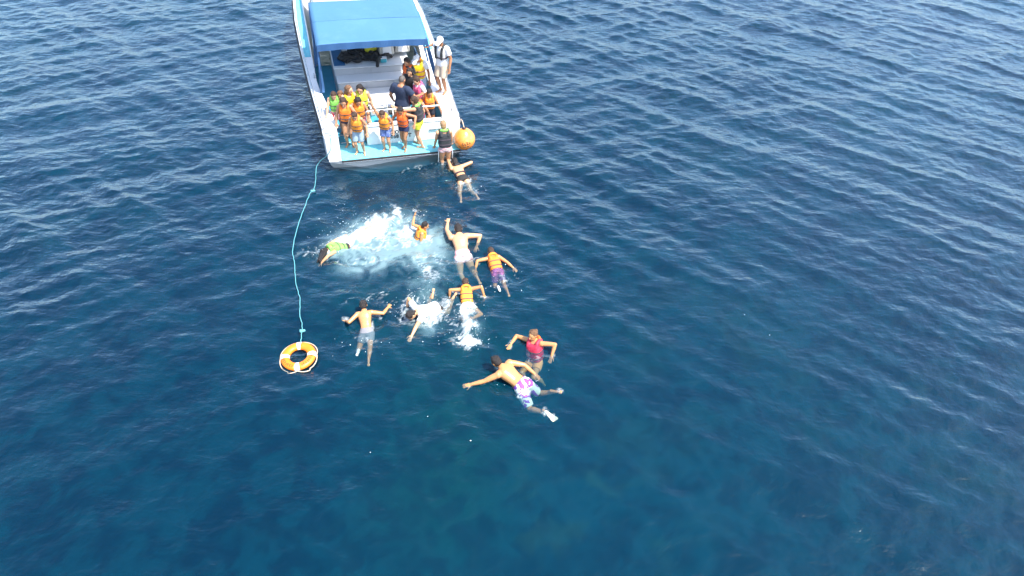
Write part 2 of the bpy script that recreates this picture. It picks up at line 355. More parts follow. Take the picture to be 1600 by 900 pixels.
def water_material():
    m = bpy.data.materials.new('sea_water'); m.use_nodes = True; nt = m.node_tree; N = nt.nodes; L = nt.links; N.clear()
    def nd(t, **kw):
        n = N.new(t)
        for k, v in kw.items(): setattr(n, k, v)
        return n
    def noise_(vec, sc, det=4, rough=.55, dist=0.):
        n = nd('ShaderNodeTexNoise'); n.inputs['Scale'].default_value = sc; n.inputs['Detail'].default_value = det; n.inputs['Roughness'].default_value = rough; n.inputs['Distortion'].default_value = dist
        L.new(vec, n.inputs['Vector']); return n.outputs['Fac']
    def mth(op, a, b=None, c=None, clamp=False):
        n = nd('ShaderNodeMath', operation=op, use_clamp=clamp)
        for i, x in enumerate((a, b, c)):
            if x is None: continue
            if isinstance(x, (int, float)): n.inputs[i].default_value = x
            else: L.new(x, n.inputs[i])
        return n.outputs[0]
    def rng(x, a, b, c=0., d=1.):
        n = nd('ShaderNodeMapRange', interpolation_type='SMOOTHSTEP'); L.new(x, n.inputs[0])
        for i, v in enumerate((a, b, c, d)):
            if isinstance(v, (int, float)): n.inputs[i+1].default_value = v
            else: L.new(v, n.inputs[i+1])
        return n.outputs[0]
    def mixc(f, a, b):
        n = nd('ShaderNodeMix', data_type='RGBA')
        if isinstance(f, (int, float)): n.inputs['Factor'].default_value = f
        else: L.new(f, n.inputs['Factor'])
        for k, x in (('A', a), ('B', b)):
            if isinstance(x, tuple): n.inputs[k].default_value = (*x, 1)
            else: L.new(x, n.inputs[k])
        return n.outputs['Result']
    tc = nd('ShaderNodeTexCoord'); P = tc.outputs['Object']
    foam = nd('ShaderNodeAttribute', attribute_name='foam').outputs['Fac']; aer = nd('ShaderNodeAttribute', attribute_name='aeration').outputs['Fac']
    # foam: the baked mask broken up into bubbles
    n2 = noise_(P, 19., 3, .7, 0.)
    fm = rng(mth('ADD', foam, mth('MULTIPLY', mth('SUBTRACT', n2, .5), mth('MULTIPLY', rng(foam, .0, .35), .7))), .10, 1.20)
    am = aer
    mottle = nd('ShaderNodeAttribute', attribute_name='mottle').outputs['Fac']; patch = nd('ShaderNodeAttribute', attribute_name='patch').outputs['Fac']
    body = mixc(mottle, (.0003, .046, .108), (.0008, .094, .172))  # random broad and fine mottling of the body colour
    body = mixc(mth('MULTIPLY', patch, .38), body, (.018, .125, .150))  # pale patches: bits of sky reflection put into the body colour
    body = mixc(mth('MULTIPLY', nd('ShaderNodeAttribute', attribute_name='teal').outputs['Fac'], .5), body, (.003, .105, .115))
    body = mixc(mth('MULTIPLY', am, .85), body, (.23, .35, .365))
    tr = nd('ShaderNodeBsdfTransparent'); tr.inputs[0].default_value = (.90, .97, .95, 1)
    df = nd('ShaderNodeBsdfDiffuse'); L.new(body, df.inputs[0])
    inner = nd('ShaderNodeMixShader'); L.new(mth('ADD', .28, mth('MULTIPLY', am, .50), clamp=True), inner.inputs[0]); L.new(tr.outputs[0], inner.inputs[1]); L.new(df.outputs[0], inner.inputs[2])
    # fine ripples
    mp = nd('ShaderNodeMapping'); mp.inputs['Rotation'].default_value = (0, 0, radians(8)); mp.inputs['Scale'].default_value = (1, 1.7, 1); L.new(P, mp.inputs[0])
    r1 = noise_(mp.outputs[0], 4.2, 3, .55, 0.)
    h = mth('MULTIPLY', mth('MULTIPLY', r1, .062), nd('ShaderNodeAttribute', attribute_name='gust').outputs['Fac'])
    bp = nd('ShaderNodeBump'); bp.inputs['Strength'].default_value = .55; bp.inputs['Distance'].default_value = 1.0; L.new(h, bp.inputs['Height'])
    gl = nd('ShaderNodeBsdfGlossy'); gl.inputs['Roughness'].default_value = .09; gl.inputs[0].default_value = (.88, .96, 1, 1); L.new(bp.outputs[0], gl.inputs['Normal'])
    lw = nd('ShaderNodeLayerWeight'); lw.inputs['Blend'].default_value = .5; L.new(bp.outputs[0], lw.inputs['Normal'])
    refl = mth('ADD', .013, mth('MULTIPLY', mth('POWER', lw.outputs['Facing'], 2.85), .98), clamp=True)   # reflectance rising towards grazing
    wt = nd('ShaderNodeMixShader'); L.new(refl, wt.inputs[0]); L.new(inner.outputs[0], wt.inputs[1]); L.new(gl.outputs[0], wt.inputs[2])
    fo = nd('ShaderNodeBsdfDiffuse'); fo.inputs[0].default_value = (.56, .61, .62, 1); L.new(bp.outputs[0], fo.inputs['Normal'])
    al = nd('ShaderNodeMixShader'); L.new(mth('MULTIPLY', fm, .92), al.inputs[0]); L.new(wt.outputs[0], al.inputs[1]); L.new(fo.outputs[0], al.inputs[2])
    out = nd('ShaderNodeOutputMaterial'); L.new(al.outputs[0], out.inputs['Surface'])
    va = nd('ShaderNodeVolumeAbsorption'); va.inputs[0].default_value = (.42, .70, .68, 1); va.inputs[1].default_value = 1.15; L.new(va.outputs[0], out.inputs['Volume'])
    return m

SEA = {}
sea = make_sea()
def contact_foam(bodies):
    """white water where skin and clothes cut the surface"""
    xs, ys = SEA['xs'], SEA['ys']; C = np.zeros((len(ys), len(xs)))
    for o in bodies:
        co = np.empty(len(o.data.vertices)*3, np.float32); o.data.vertices.foreach_get('co', co); co = co.reshape(-1, 3) + np.array(o.matrix_world.translation)
        i = np.clip(np.searchsorted(xs, co[:, 0]), 0, len(xs)-1); j = np.clip(np.searchsorted(ys, co[:, 1]), 0, len(ys)-1)
        k = np.abs(co[:, 2]-SEA['Z'][j, i]) < .022; C[j[k], i[k]] = 1
    for _ in range(3):
        P = np.pad(C, 1); C = (P[1:-1, 1:-1]*2+P[:-2, 1:-1]+P[2:, 1:-1]+P[1:-1, :-2]+P[1:-1, 2:])/6
    X, Y = np.meshgrid(xs, ys); w = C > .01; n_ = np.zeros_like(C); n_[w] = fbm(X[w], Y[w], 5.0, 5, .6, 120, 1.5)
    add = sstep(C*1.9, .2, 1.2)*sstep(n_, .40, .70)*.62
    F = np.maximum(SEA['fmask'], add); sea.data.attributes['foam'].data.foreach_set('value', np.concatenate([F.ravel(), np.zeros(SEA['nr'])]).astype(np.float32))
sb = MB(); sb.add([(-4800,-4800,-8.5),(4800,-4800,-8.5),(4800,4800,-8.5),(-4800,4800,-8.5)], [(0,1,2,3)])
o = sb.build('seabed', mat('sand_dark', (.12, .11, .08), .9, .2, .5)); tag(o, kind='structure')

# ================================================================== BOAT
boat = empty('motor_boat'); boat.matrix_world = BM
tag(boat, 'white motor boat with blue canvas awning and turquoise swim platform', 'boat')

ST = [ # y, half width at gunwale, half width at waterline, gunwale height, keel depth
    (0.0,1.84,1.74,.95,-.45),(1.0,1.90,1.77,.96,-.47),(2.5,1.98,1.80,1.0,-.5),(4.5,2.06,1.82,1.08,-.55),(6.5,2.10,1.78,1.18,-.6),(8.0,2.05,1.62,1.27,-.6),(9.5,1.78,1.22,1.38,-.58),(10.8,1.25,.68,1.5,-.5),(11.7,.62,.25,1.58,-.35),(12.2,.06,.02,1.62,-.1)]
def interp(y, k):
    for a, b in zip(ST, ST[1:]):
        if a[0] <= y <= b[0]:
            t = (y-a[0])/(b[0]-a[0]); return a[k]+(b[k]-a[k])*t
    return ST[0][k] if y < 0 else ST[-1][k]
def section(y):
    g, w, zg, k = (interp(y, i) for i in (1, 2, 3, 4))
    half = [(g, zg), (g-.01, zg-.10), ((g*2+w)/3, zg*.55), (w, .06), (w*.97, -.08), (w*.5, k*.75), (0, k)]
    pts = [(-x, y, z) for x, z in half] + [(x, y, z) for x, z in reversed(half[:-1])]
    return pts
hb = MB(); ys = [0,.5,1,1.75,2.5,3.5,4.5,5.5,6.5,7.25,8,8.75,9.5,10.2,10.8,11.3,11.7,12.2]
rings = [section(y) for y in ys]; n = len(rings[0])
V = [p for r in rings for p in r]; F = []
for k in range(len(rings)-1):
    for i in range(n-1):
        F.append((k*n+i, k*n+i+1, (k+1)*n+i+1, (k+1)*n+i))
F.append(tuple(i for i in range(n) if rings[0][i][2] < .3))
hb.add(V, F); o = hb.build('hull', M_WHITE, boat, smooth=True)
md = o.modifiers.new('solid', 'SOLIDIFY'); md.thickness = .05; md.offset = 1 if False else -1; BAKE.append(o)
# low stern step that carries the platform
w0 = 1.74
s0 = [(-1.78, .27), (-w0, .05), (-w0*.97, -.08), (-w0*.5, -.33), (0, -.45), (w0*.5, -.33), (w0*.97, -.08), (w0, .05), (1.78, .27)]
MB().loft([[(x, -.40 + min(.25, .75*max(0, .27-z)), z) for x, z in s0], [(x, -.004, z) for x, z in s0]]).build('stern_step', M_WHITE, boat, bevel=.015)
# quarter blocks
MB().hexa([(-1.80,-.33,.272),(-1.45,-.33,.272),(-1.45,.16,.272),(-1.83,.16,.272)], [(-1.835,-.30,.95),(-1.47,-.30,.95),(-1.47,.16,.957),(-1.86,.16,.957)]).build('quarter_block', M_WHITE, boat, bevel=.03, seg=3, smooth=False)
MB().hexa([(1.42,-.16,.272),(1.79,-.16,.272),(1.83,.16,.272),(1.42,.16,.272)], [(1.42,-.03,.93),(1.835,-.03,.93),(1.86,.16,.957),(1.42,.16,.957)]).build('quarter_block', M_WHITE, boat, bevel=.03, seg=3)
# swim platform and its dark edge
MB().hexa([(-1.44,-.47,.275),(1.74,-.47,.275),(1.74,.30,.275),(-1.44,.30,.275)], [(-1.44,-.47,.325),(1.74,-.47,.325),(1.74,.30,.325),(-1.44,.30,.325)]).build('swim_platform', M_TURQ, boat, bevel=.008)
MB().box(-1.45,1.75,-.505,-.473,.245,.321).build('platform_edge', M_BLACK, boat, bevel=.01)
MB().box(-1.44,1.74,-.518,-.506,.262,.276).build('edge_trim', M_STEEL, boat, bevel=.006)
# cockpit sole
MB().hexa([(-1.46,.302,.26),(1.46,.302,.26),(1.46,5.0,.26),(-1.76,5.0,.26),(-1.76,2.6,.26)], [(-1.46,.302,.335),(1.46,.302,.335),(1.46,5.0,.335),(-1.76,5.0,.335),(-1.76,2.6,.335)]).build('cockpit_sole', M_SOLE, boat)
for (y0, w) in ((.35,.32),(.75,.30),(1.15,.3)):
    MB().box(-1.38,-.75,y0,y0+.02,.336,.341).build('sole_strip', M_WHITE, boat)
# transom wall with door gap at port
MB().hexa([(-.70,.14,.326),(1.44,.14,.326),(1.44,.30,.326),(-.70,.30,.326)], [(-.70,.185,.86),(1.44,.185,.86),(1.44,.30,.86),(-.70,.30,.86)]).build('transom_wall', M_WHITE, boat, bevel=.02, seg=3)
MB().box(-.73,1.47,.165,.33,.862,.90).build('transom_cap', M_WHITE, boat, bevel=.015, seg=3)
MB().box(1.00,1.32,.125,.165,.60,.66).build('step_handle', M_STEEL, boat, bevel=.012)
# side decks (port and starboard) with inner coamings
def side_deck(sg, name, y0, y1, inn, m, dz=0.0, th=.045, out=.0, steps=10):
    mb = MB(); rings = []
    for k in range(steps+1):
        y = y0+(y1-y0)*k/steps; g = interp(y, 1)-.006-out; z = interp(y, 3)+.006+dz; i_ = inn(y)
        r = [(sg*i_, y, z-th), (sg*g, y, z-th), (sg*g, y, z), (sg*i_, y, z)]
        rings.append(r if sg > 0 else r[::-1])
    return mb.loft(rings).build(name, m, boat, bevel=.012)
inner = lambda y: 1.44 if y < 3 else 1.44+.14*min(1, (y-3)/1.5)
inner_port = lambda y: min(1.75, 1.42+.14*max(0, y-.16))
side_deck(-1, 'side_deck', .162, 10.4, lambda y: inner_port(y) if y < 8 else min(inner_port(y), interp(y, 1)-.12)*(1 if y < 9 else max(.1, (10.8-y)/1.8)), M_WHITE, steps=24)
MB().loft([[(-inner_port(y)+.004, y, .338), (-inner_port(y)-.03, y, .338), (-inner_port(y)-.03, y, interp(y, 3)-.045), (-inner_port(y)+.004, y, interp(y, 3)-.045)] for y in (.335, 1.0, 1.8, 2.6, 3.6, 4.6)]).build('coaming', M_NAVY, boat)
side_deck(1, 'side_deck', .162, 10.4, lambda y: inner(y)-.04 if y < 9 else inner(y)*max(.1, (10.8-y)/1.8), M_WHITE)
side_deck(-1, 'deck_pad', 4.1, 8.4, lambda y: 1.79, M_TURQ, .010, .008, .07)
side_deck(1, 'deck_pad', 4.1, 9.0, lambda y: 1.66, M_TURQ, .010, .008, .12)
for sg in (-1, 1):
    if sg > 0: MB().box(1.405, 1.44, .335, 4.6, .338, .948).build('coaming', M_NAVY, boat)
    # rubbing strake
    MB().tube([(sg*(interp(y, 1)+.015), y, interp(y, 3)-.09) for y in ys[:-1]], .035, 8).build('rubbing_strake', M_BLACK, boat, smooth=True)
    # low rail along the gunwale
    yy = [0.02+.5*k for k in range(15)]
    MB().tube([(sg*(interp(y, 1)-.04), y, interp(y, 3)+.14) for y in yy], .016, 8).build('gunwale_rail', M_STEEL, boat, smooth=True)
    for k, y in enumerate(yy[::2]):
        MB().tube([(sg*(interp(y, 1)-.04), y, interp(y, 3)+.0), (sg*(interp(y, 1)-.04), y, interp(y, 3)+.14)], .013, 8).build('rail_post', M_STEEL, boat, smooth=True)
# bow deck
MB().add([(-1.2,9.3,1.37),(1.2,9.3,1.37),(1.2,10.5,1.475),(.55,11.6,1.58),(0,12.1,1.62),(-.55,11.6,1.58),(-1.2,10.5,1.475),(-1.7,9.3,1.37),(1.7,9.3,1.37)], [(0,1,2,3,4,5,6),(7,0,6),(1,8,2)]).build('bow_deck', M_WHITE, boat)
# cabin ahead of the awning
cab = MB().hexa([(-1.70,4.75,.95),(1.50,4.75,.95),(1.42,8.6,.95),(-1.55,8.6,.95)], [(-1.58,4.80,2.25),(1.40,4.80,2.25),(1.18,8.0,2.25),(-1.35,8.0,2.25)]).build('cabin', M_WHITE, boat, bevel=.06, seg=3)
MB().box(-1.50,1.50,4.12,8.15,2.252,2.33).build('cabin_roof', M_WHITE, boat, bevel=.03, seg=3)
def cabin_window(corners):
    """pane let 12 mm proud of the cabin side"""
    for (y0, y1) in ((5.2, 6.3), (6.5, 7.5)):
        def pt(y, z, d):
            t = (y-4.78)/3.5; w = (z-.95)/1.3; (b0, b1, t0, t1) = corners
            xb = b0+(b1-b0)*t; xt = t0+(t1-t0)*t; x = xb+(xt-xb)*w; return (x+math.copysign(d, b0), y, z)
        q = ((y0, 1.6), (y1, 1.6), (y1, 2.0), (y0, 2.0))
        MB().hexa([pt(*k, .025) for k in q], [pt(*k, -.03) for k in q]).build('window', M_GLASS, boat, bevel=.005)
cabin_window((-1.70, -1.55, -1.58, -1.35)); cabin_window((1.50, 1.42, 1.40, 1.18))

# stepped white lockers across the cockpit
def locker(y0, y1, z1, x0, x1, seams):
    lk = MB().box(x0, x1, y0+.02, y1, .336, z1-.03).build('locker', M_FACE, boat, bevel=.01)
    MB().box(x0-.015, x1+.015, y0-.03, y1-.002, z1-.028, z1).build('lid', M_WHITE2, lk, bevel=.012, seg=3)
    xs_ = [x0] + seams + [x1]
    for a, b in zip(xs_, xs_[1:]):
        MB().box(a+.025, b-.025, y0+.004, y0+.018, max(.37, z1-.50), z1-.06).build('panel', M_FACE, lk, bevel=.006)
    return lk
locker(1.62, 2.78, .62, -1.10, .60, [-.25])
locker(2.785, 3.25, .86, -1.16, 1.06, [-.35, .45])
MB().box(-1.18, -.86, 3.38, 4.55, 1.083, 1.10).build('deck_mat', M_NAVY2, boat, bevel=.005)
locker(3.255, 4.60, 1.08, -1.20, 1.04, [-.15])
# helm seats
def seat(x, y, yaw):
    e = MB().box(x-.05, x+.05, y-.05, y+.05, 1.082, 1.2).build('helm_seat', M_STEEL, boat)
    MB().hexa([(x-.25,y-.23,1.2),(x+.25,y-.23,1.2),(x+.25,y+.27,1.2),(x-.25,y+.27,1.2)], [(x-.25,y-.23,1.36),(x+.25,y-.23,1.36),(x+.25,y+.27,1.36),(x-.25,y+.27,1.36)]).build('seat_cushion', M_VINYLD, e, bevel=.04, seg=3)
    MB().hexa([(x-.23,y-.34,1.22),(x+.23,y-.34,1.22),(x+.23,y-.20,1.22),(x-.23,y-.20,1.22)], [(x-.16,y-.24,1.86),(x+.16,y-.24,1.86),(x+.16,y-.12,1.86),(x-.16,y-.12,1.86)]).build('backrest', M_GREY, e, bevel=.04, seg=3)
    MB().hexa([(x-.14,y-.37,1.26),(x+.14,y-.37,1.26),(x+.14,y-.345,1.26),(x-.14,y-.345,1.26)], [(x-.10,y-.285,1.70),(x+.10,y-.285,1.70),(x+.10,y-.26,1.70),(x-.10,y-.26,1.70)]).build('back_panel', M_WHITE, e, bevel=.008)
seat(.42, 3.95, 0); seat(.90, 4.05, 0)

# rail over the transom
rl = MB().tube([(-.66,.25,.90),(-.66,.25,1.27),(-.62,.25,1.30),(1.36,.25,1.30),(1.40,.25,1.27),(1.40,.25,.90)], .020, 8).build('transom_rail', M_WHITE, boat, smooth=True)
for x in (.05, .72): MB().tube([(x,.25,.90),(x,.25,1.29)], .015, 8).build('rail_post', M_WHITE, rl, smooth=True)
# frame rail behind the cockpit group
rl = MB().tube([(-.42,1.54,.336),(-.42,1.54,1.02),(-.38,1.54,1.06),(.62,1.54,1.06),(.66,1.54,1.02),(.66,1.54,.336)], .024, 8).build('cockpit_rail', M_WHITE, boat, smooth=True)
MB().tube([(.06,1.54,.336),(.06,1.54,1.05)], .018, 8).build('rail_post', M_WHITE, rl, smooth=True)
# stainless dive-tank rack with clamps
rk = MB().box(-.20,.48,.95,1.25,.72,.75).build('gear_table', M_STEEL, boat, bevel=.006)
for (x, y) in ((-.17,.98),(.45,.98),(-.17,1.22),(.45,1.22)): MB().tube([(x,y,.336),(x,y,.72)], .018, 8).build('leg', M_STEEL, rk, smooth=True)
# cleats and frame on the port quarter
cl = MB().tube([(-1.80,-.24,.955),(-1.80,-.24,1.03),(-1.50,-.24,1.03),(-1.50,-.24,.955)], .014, 8).build('quarter_handle', M_STEEL, boat, smooth=True)
MB().tube([(-1.82,.10,.955),(-1.82,.10,1.03),(-1.50,.10,1.03),(-1.50,.10,.955)], .014, 8).build('quarter_handle', M_STEEL, boat, smooth=True)
MB().box(-1.76,-1.52,-.20,.06,.957,.972).build('quarter_hatch', M_WHITE2, boat, bevel=.006)
for (x, y) in ((-1.76,1.0),(-1.80,2.9),(1.72,.5),(1.80,2.9)):
    z = interp(y, 3)+.006
    c = MB().box(x-.02,x+.02,y-.06,y+.06,z,z+.04).build('cleat', M_STEEL, boat, bevel=.006)
    MB().tube([(x,y-.13,z+.055),(x,y-.05,z+.045),(x,y+.05,z+.045),(x,y+.13,z+.055)], .014, 8).build('horn', M_STEEL, c, smooth=True)
# registration letters on the transom
def text(s, size, loc, m, parent, rot=(radians(85.2), 0, 0), name='registration_text', sx=1.0):
    cu = bpy.data.curves.new(name, 'FONT'); cu.body = s; cu.size = size; cu.extrude = .002; cu.align_x = 'LEFT'; cu.space_character = 1.08; cu.offset = .005
    t = bpy.data.objects.new(name, cu); COL.objects.link(t); bpy.context.view_layer.update()
    me = bpy.data.meshes.new_from_object(t.evaluated_get(bpy.context.evaluated_depsgraph_get())); bpy.data.objects.remove(t)
    o = bpy.data.objects.new(name, me); COL.objects.link(o); me.materials.append(m); o.parent = parent; o.location = loc; o.rotation_euler = rot; o.scale = (sx, 1, 1); return o
text('ZO', .14, (-.035, .157, .605), M_REG, boat)
text('058', .14, (-.06, .146, .475), M_REG, boat)
text('PT', .14, (.345, .146, .480), M_REG, boat)
# boarding ladder at starboard
ld = MB().tube([(1.12,-.50,.40),(1.12,-.56,.36),(1.12,-.60,-.75)], .018, 8).build('ladder', M_STEEL, boat, smooth=True)
MB().tube([(1.50,-.50,.40),(1.50,-.56,.36),(1.50,-.60,-.75)], .018, 8).build('stile', M_STEEL, ld, smooth=True)
for z in (-.05, -.32, -.60): MB().tube([(1.12,-.585,z),(1.50,-.585,z)], .020, 8).build('rung', M_STEEL, ld, smooth=True)

# awning
AZ = lambda y: 2.52 if y < 1.76 else (2.52+(2.70-2.52)*min(1, (y-1.74)/1.06) if y < 2.8 else 2.70+.03*sin((y-2.8)*1.2))
def awning():
    nxx, ny_ = 26, 30; x0, x1, y0, y1 = -1.66, 1.30, 1.74, 4.08
    V = []; F = []
    for j in range(ny_+1):
        for i in range(nxx+1):
            u = i/nxx; v = j/ny_; y = y0+(y1-y0)*v; x = x0+(x1-x0)*u
            sag = -.030*sin(pi*u)*abs(sin(pi*(y-1.74)/1.06)) + .010*noise.noise((x*1.7, y*1.9, 3.0))
            V.append((x, y, AZ(y)+sag+.03*(1-abs(2*u-1)**4)-.03))
    w = nxx+1
    for j in range(ny_):
        for i in range(nxx): F.append((j*w+i, j*w+i+1, (j+1)*w+i+1, (j+1)*w+i))
    o = MB().add(V, F).build('awning', M_AWN, boat, smooth=True)
    md = o.modifiers.new('s', 'SOLIDIFY'); md.thickness = .012; BAKE.append(o)
    MB().tube([(x0+(x1-x0)*q/20, 2.80, 2.700+.03*(1-abs(2*q/20-1)**4)-.030) for q in range(21)], .012, 6).build('seam', M_AWN, o, smooth=True)
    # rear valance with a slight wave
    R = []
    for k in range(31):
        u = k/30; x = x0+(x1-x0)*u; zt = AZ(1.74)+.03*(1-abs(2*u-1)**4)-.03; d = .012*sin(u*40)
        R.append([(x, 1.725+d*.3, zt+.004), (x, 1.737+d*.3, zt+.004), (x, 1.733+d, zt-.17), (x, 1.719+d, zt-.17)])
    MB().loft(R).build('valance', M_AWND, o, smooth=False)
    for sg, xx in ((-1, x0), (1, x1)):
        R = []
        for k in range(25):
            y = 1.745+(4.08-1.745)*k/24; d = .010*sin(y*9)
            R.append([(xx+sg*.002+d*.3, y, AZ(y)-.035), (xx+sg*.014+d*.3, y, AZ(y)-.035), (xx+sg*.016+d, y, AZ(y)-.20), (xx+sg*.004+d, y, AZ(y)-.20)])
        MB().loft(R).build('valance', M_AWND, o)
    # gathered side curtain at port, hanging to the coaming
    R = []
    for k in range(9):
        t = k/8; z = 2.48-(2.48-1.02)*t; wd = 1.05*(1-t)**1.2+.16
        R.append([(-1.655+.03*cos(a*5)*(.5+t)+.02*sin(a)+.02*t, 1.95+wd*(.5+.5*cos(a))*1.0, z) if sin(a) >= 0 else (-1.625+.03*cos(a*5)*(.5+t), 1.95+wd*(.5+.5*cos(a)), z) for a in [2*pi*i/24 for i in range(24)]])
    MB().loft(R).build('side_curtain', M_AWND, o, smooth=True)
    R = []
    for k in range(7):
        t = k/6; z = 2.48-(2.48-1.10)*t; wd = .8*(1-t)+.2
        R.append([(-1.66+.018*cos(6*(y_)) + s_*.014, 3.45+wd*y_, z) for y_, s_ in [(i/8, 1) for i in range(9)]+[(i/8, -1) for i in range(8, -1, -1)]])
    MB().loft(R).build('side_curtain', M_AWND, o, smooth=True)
    return o
awning()
for pts in ([(-1.63,1.78,2.48),(-1.70,1.98,1.0)], [(-1.63,3.4,2.66),(-1.72,3.4,1.05)], [(1.27,3.4,2.66),(1.62,3.4,1.05)], [(-1.62,4.05,2.66),(-1.68,4.05,1.07)], [(1.27,4.05,2.66),(1.66,4.05,1.07)]):
    MB().tube(pts, .024, 10).build('awning_pole', M_AWND, boat, smooth=True)
MB().tube([(1.27,1.78,2.50),(1.33,1.84,2.2),(1.43,1.90,1.8),(1.53,1.95,1.4),(1.62,1.99,1.0)], [.03,.05,.06,.05,.028], 10).build('awning_pole', M_AWND, boat, smooth=True)
for y in (1.78, 2.8, 4.0):
    MB().tube([(-1.63,y,AZ(y)-.05),(0,y,AZ(y)-.035),(1.27,y,AZ(y)-.05)], .018, 8).build('awning_bow', M_STEEL, boat, smooth=True)

# gear on the high locker: crumpled wetsuits, bag, box
def wetsuit(x, y, rot, seed):
    r = random.Random(seed); mb = MB(); c = Vector((x, y, 1.17))
    R3 = Matrix.Rotation(rot, 3, 'Z')
    ellipsoid(mb, c, R3, .24, .15, .10)
    for k in range(4):
        a = R3 @ Vector(((-.15 if k < 2 else .15), (-.08 if k % 2 else .08), .0)); q = [c+a]
        d = Vector((r.uniform(-1, 1), r.uniform(-1, 1), 0)).normalized()
        for j in range(4):
            d = (d+Vector((r.uniform(-.8, .8), r.uniform(-.8, .8), 0))).normalized(); p = q[-1]+d*.12; p.z = 1.135+r.uniform(0, .16)*(j < 3); q.append(p)
        for p0, p1 in zip(q, q[1:]): capsule(mb, p0, p1, .062, .052, 8)
    for v in range(len(mb.v)):
        p = Vector(mb.v[v]); mb.v[v] = tuple(p + .02*noise.noise_vector(p*9))
    root = Vector((x, y, 1.085)); wl = BM @ root
    mb.v = [tuple((BM @ Vector(p)) - wl) for p in mb.v]
    o = mb.build('wetsuit', M_WETS, None, remesh=.018, sm=2, loc=wl)
    tag(o, 'crumpled black wetsuit in the heap on the locker under the awning', 'wetsuit', 'wetsuits heaped on the locker')
for k, (x, y, r) in enumerate([(-.78,3.72,.3),(-.45,3.62,1.2),(-.12,3.70,-.5),(-.55,3.98,2.0),(-.15,4.05,.9),(.05,3.62,.2)]): wetsuit(x, y, r, k)
def on_boat(mb, name, m, root, **kw):
    wl = BM @ Vector(root); mb.v = [tuple((BM @ Vector(p)) - wl) for p in mb.v]; return mb.build(name, m, None, loc=wl, **kw)
mb = MB(); ellipsoid(mb, (-.02,4.02,1.43), Matrix.Identity(3), .21, .15, .13); capsule(mb, (-.12,4.0,1.50), (.10,4.05,1.52), .04, .04); capsule(mb, (-.1,3.95,1.25), (.1,4.0,1.25), .13, .13)
o = on_boat(mb, 'dry_bag', M_YEL, (-.02,4.0,1.1), remesh=.02, sm=2); tag(o, 'yellow bag on top of the black wetsuit heap', 'bag')
wl = B(.28, 3.45, 1.085); e = MB().box(-.09,.09,-.07,.07,0,.12).build('tackle_box', M_TEAL, None, bevel=.02, seg=3, loc=wl); e.rotation_euler = (0, HE, TH)
MB().box(-.095,.095,-.075,.075,.121,.15).build('lid', M_WHITE2, e, bevel=.012); tag(e, 'small teal box with white lid beside the wetsuit heap', 'box')
wl = B(.18, 1.10, .752); e = MB().box(-.13,.13,-.09,.09,0,.18).build('cooler', M_CREAM, None, bevel=.02, seg=3, loc=wl); e.rotation_euler = (0, HE, TH+.2)
MB().box(-.137,.137,-.097,.097,.181,.215).build('lid', M_WHITE2, e, bevel=.014); tag(e, 'cream box standing on the steel gear table in the cockpit', 'box')

# orange fender buoy
wl = B(1.88, -.36, .56); mb = MB(); rg = []
for k in range(29):
    a = -pi/2 + pi*(k+.2)/28.4; r = .295*cos(a); z = .295*sin(a)
    if z > .22: z += (z-.22)*.35
    rg.append([Vector((r*cos(2*pi*i/40), r*sin(2*pi*i/40), z)) for i in range(40)])
mb.loft(rg); bu = mb.build('fender_buoy', M_BUOY, None, smooth=True, loc=wl); tag(bu, 'round orange fender buoy hanging at the starboard stern corner', 'buoy')
MB().tube([(0,0,.30),(0,0,.36)], .05, 12).build('eye_collar', M_BLACK, bu, smooth=True)
wl2 = B(1.86, -.02, .98)
MB().tube([(0,0,.36), (wl2-wl)*.55+Vector((0,0,.22)), wl2-wl], .012, 6).build('lanyard', M_LINE, bu, smooth=True)
# scrawled dark lettering around its lower side
def on_sphere(lon, lat, R): return Vector((R*cos(lat)*cos(lon), R*cos(lat)*sin(lon), R*sin(lat)))
for st in ([(-1.62,.18),(-1.70,.02),(-1.60,-.06),(-1.52,.02)], [(-1.44,.14),(-1.40,-.06),(-1.30,.0)], [(-1.30,.22),(-1.18,.20),(-1.22,.05),(-1.10,.0)], [(-1.02,.2),(-.98,.02),(-.88,.06)], [(-1.62,-.22),(-1.50,-.30),(-1.36,-.24)], [(-1.24,-.16),(-1.12,-.24),(-1.0,-.14)], [(-2.0,-.2),(-1.92,-.34),(-1.82,-.3)]):
    MB().tube([on_sphere(a, b, .297) for a, b in st], .010, 6).build('scrawled_mark', M_INK, bu, smooth=True)

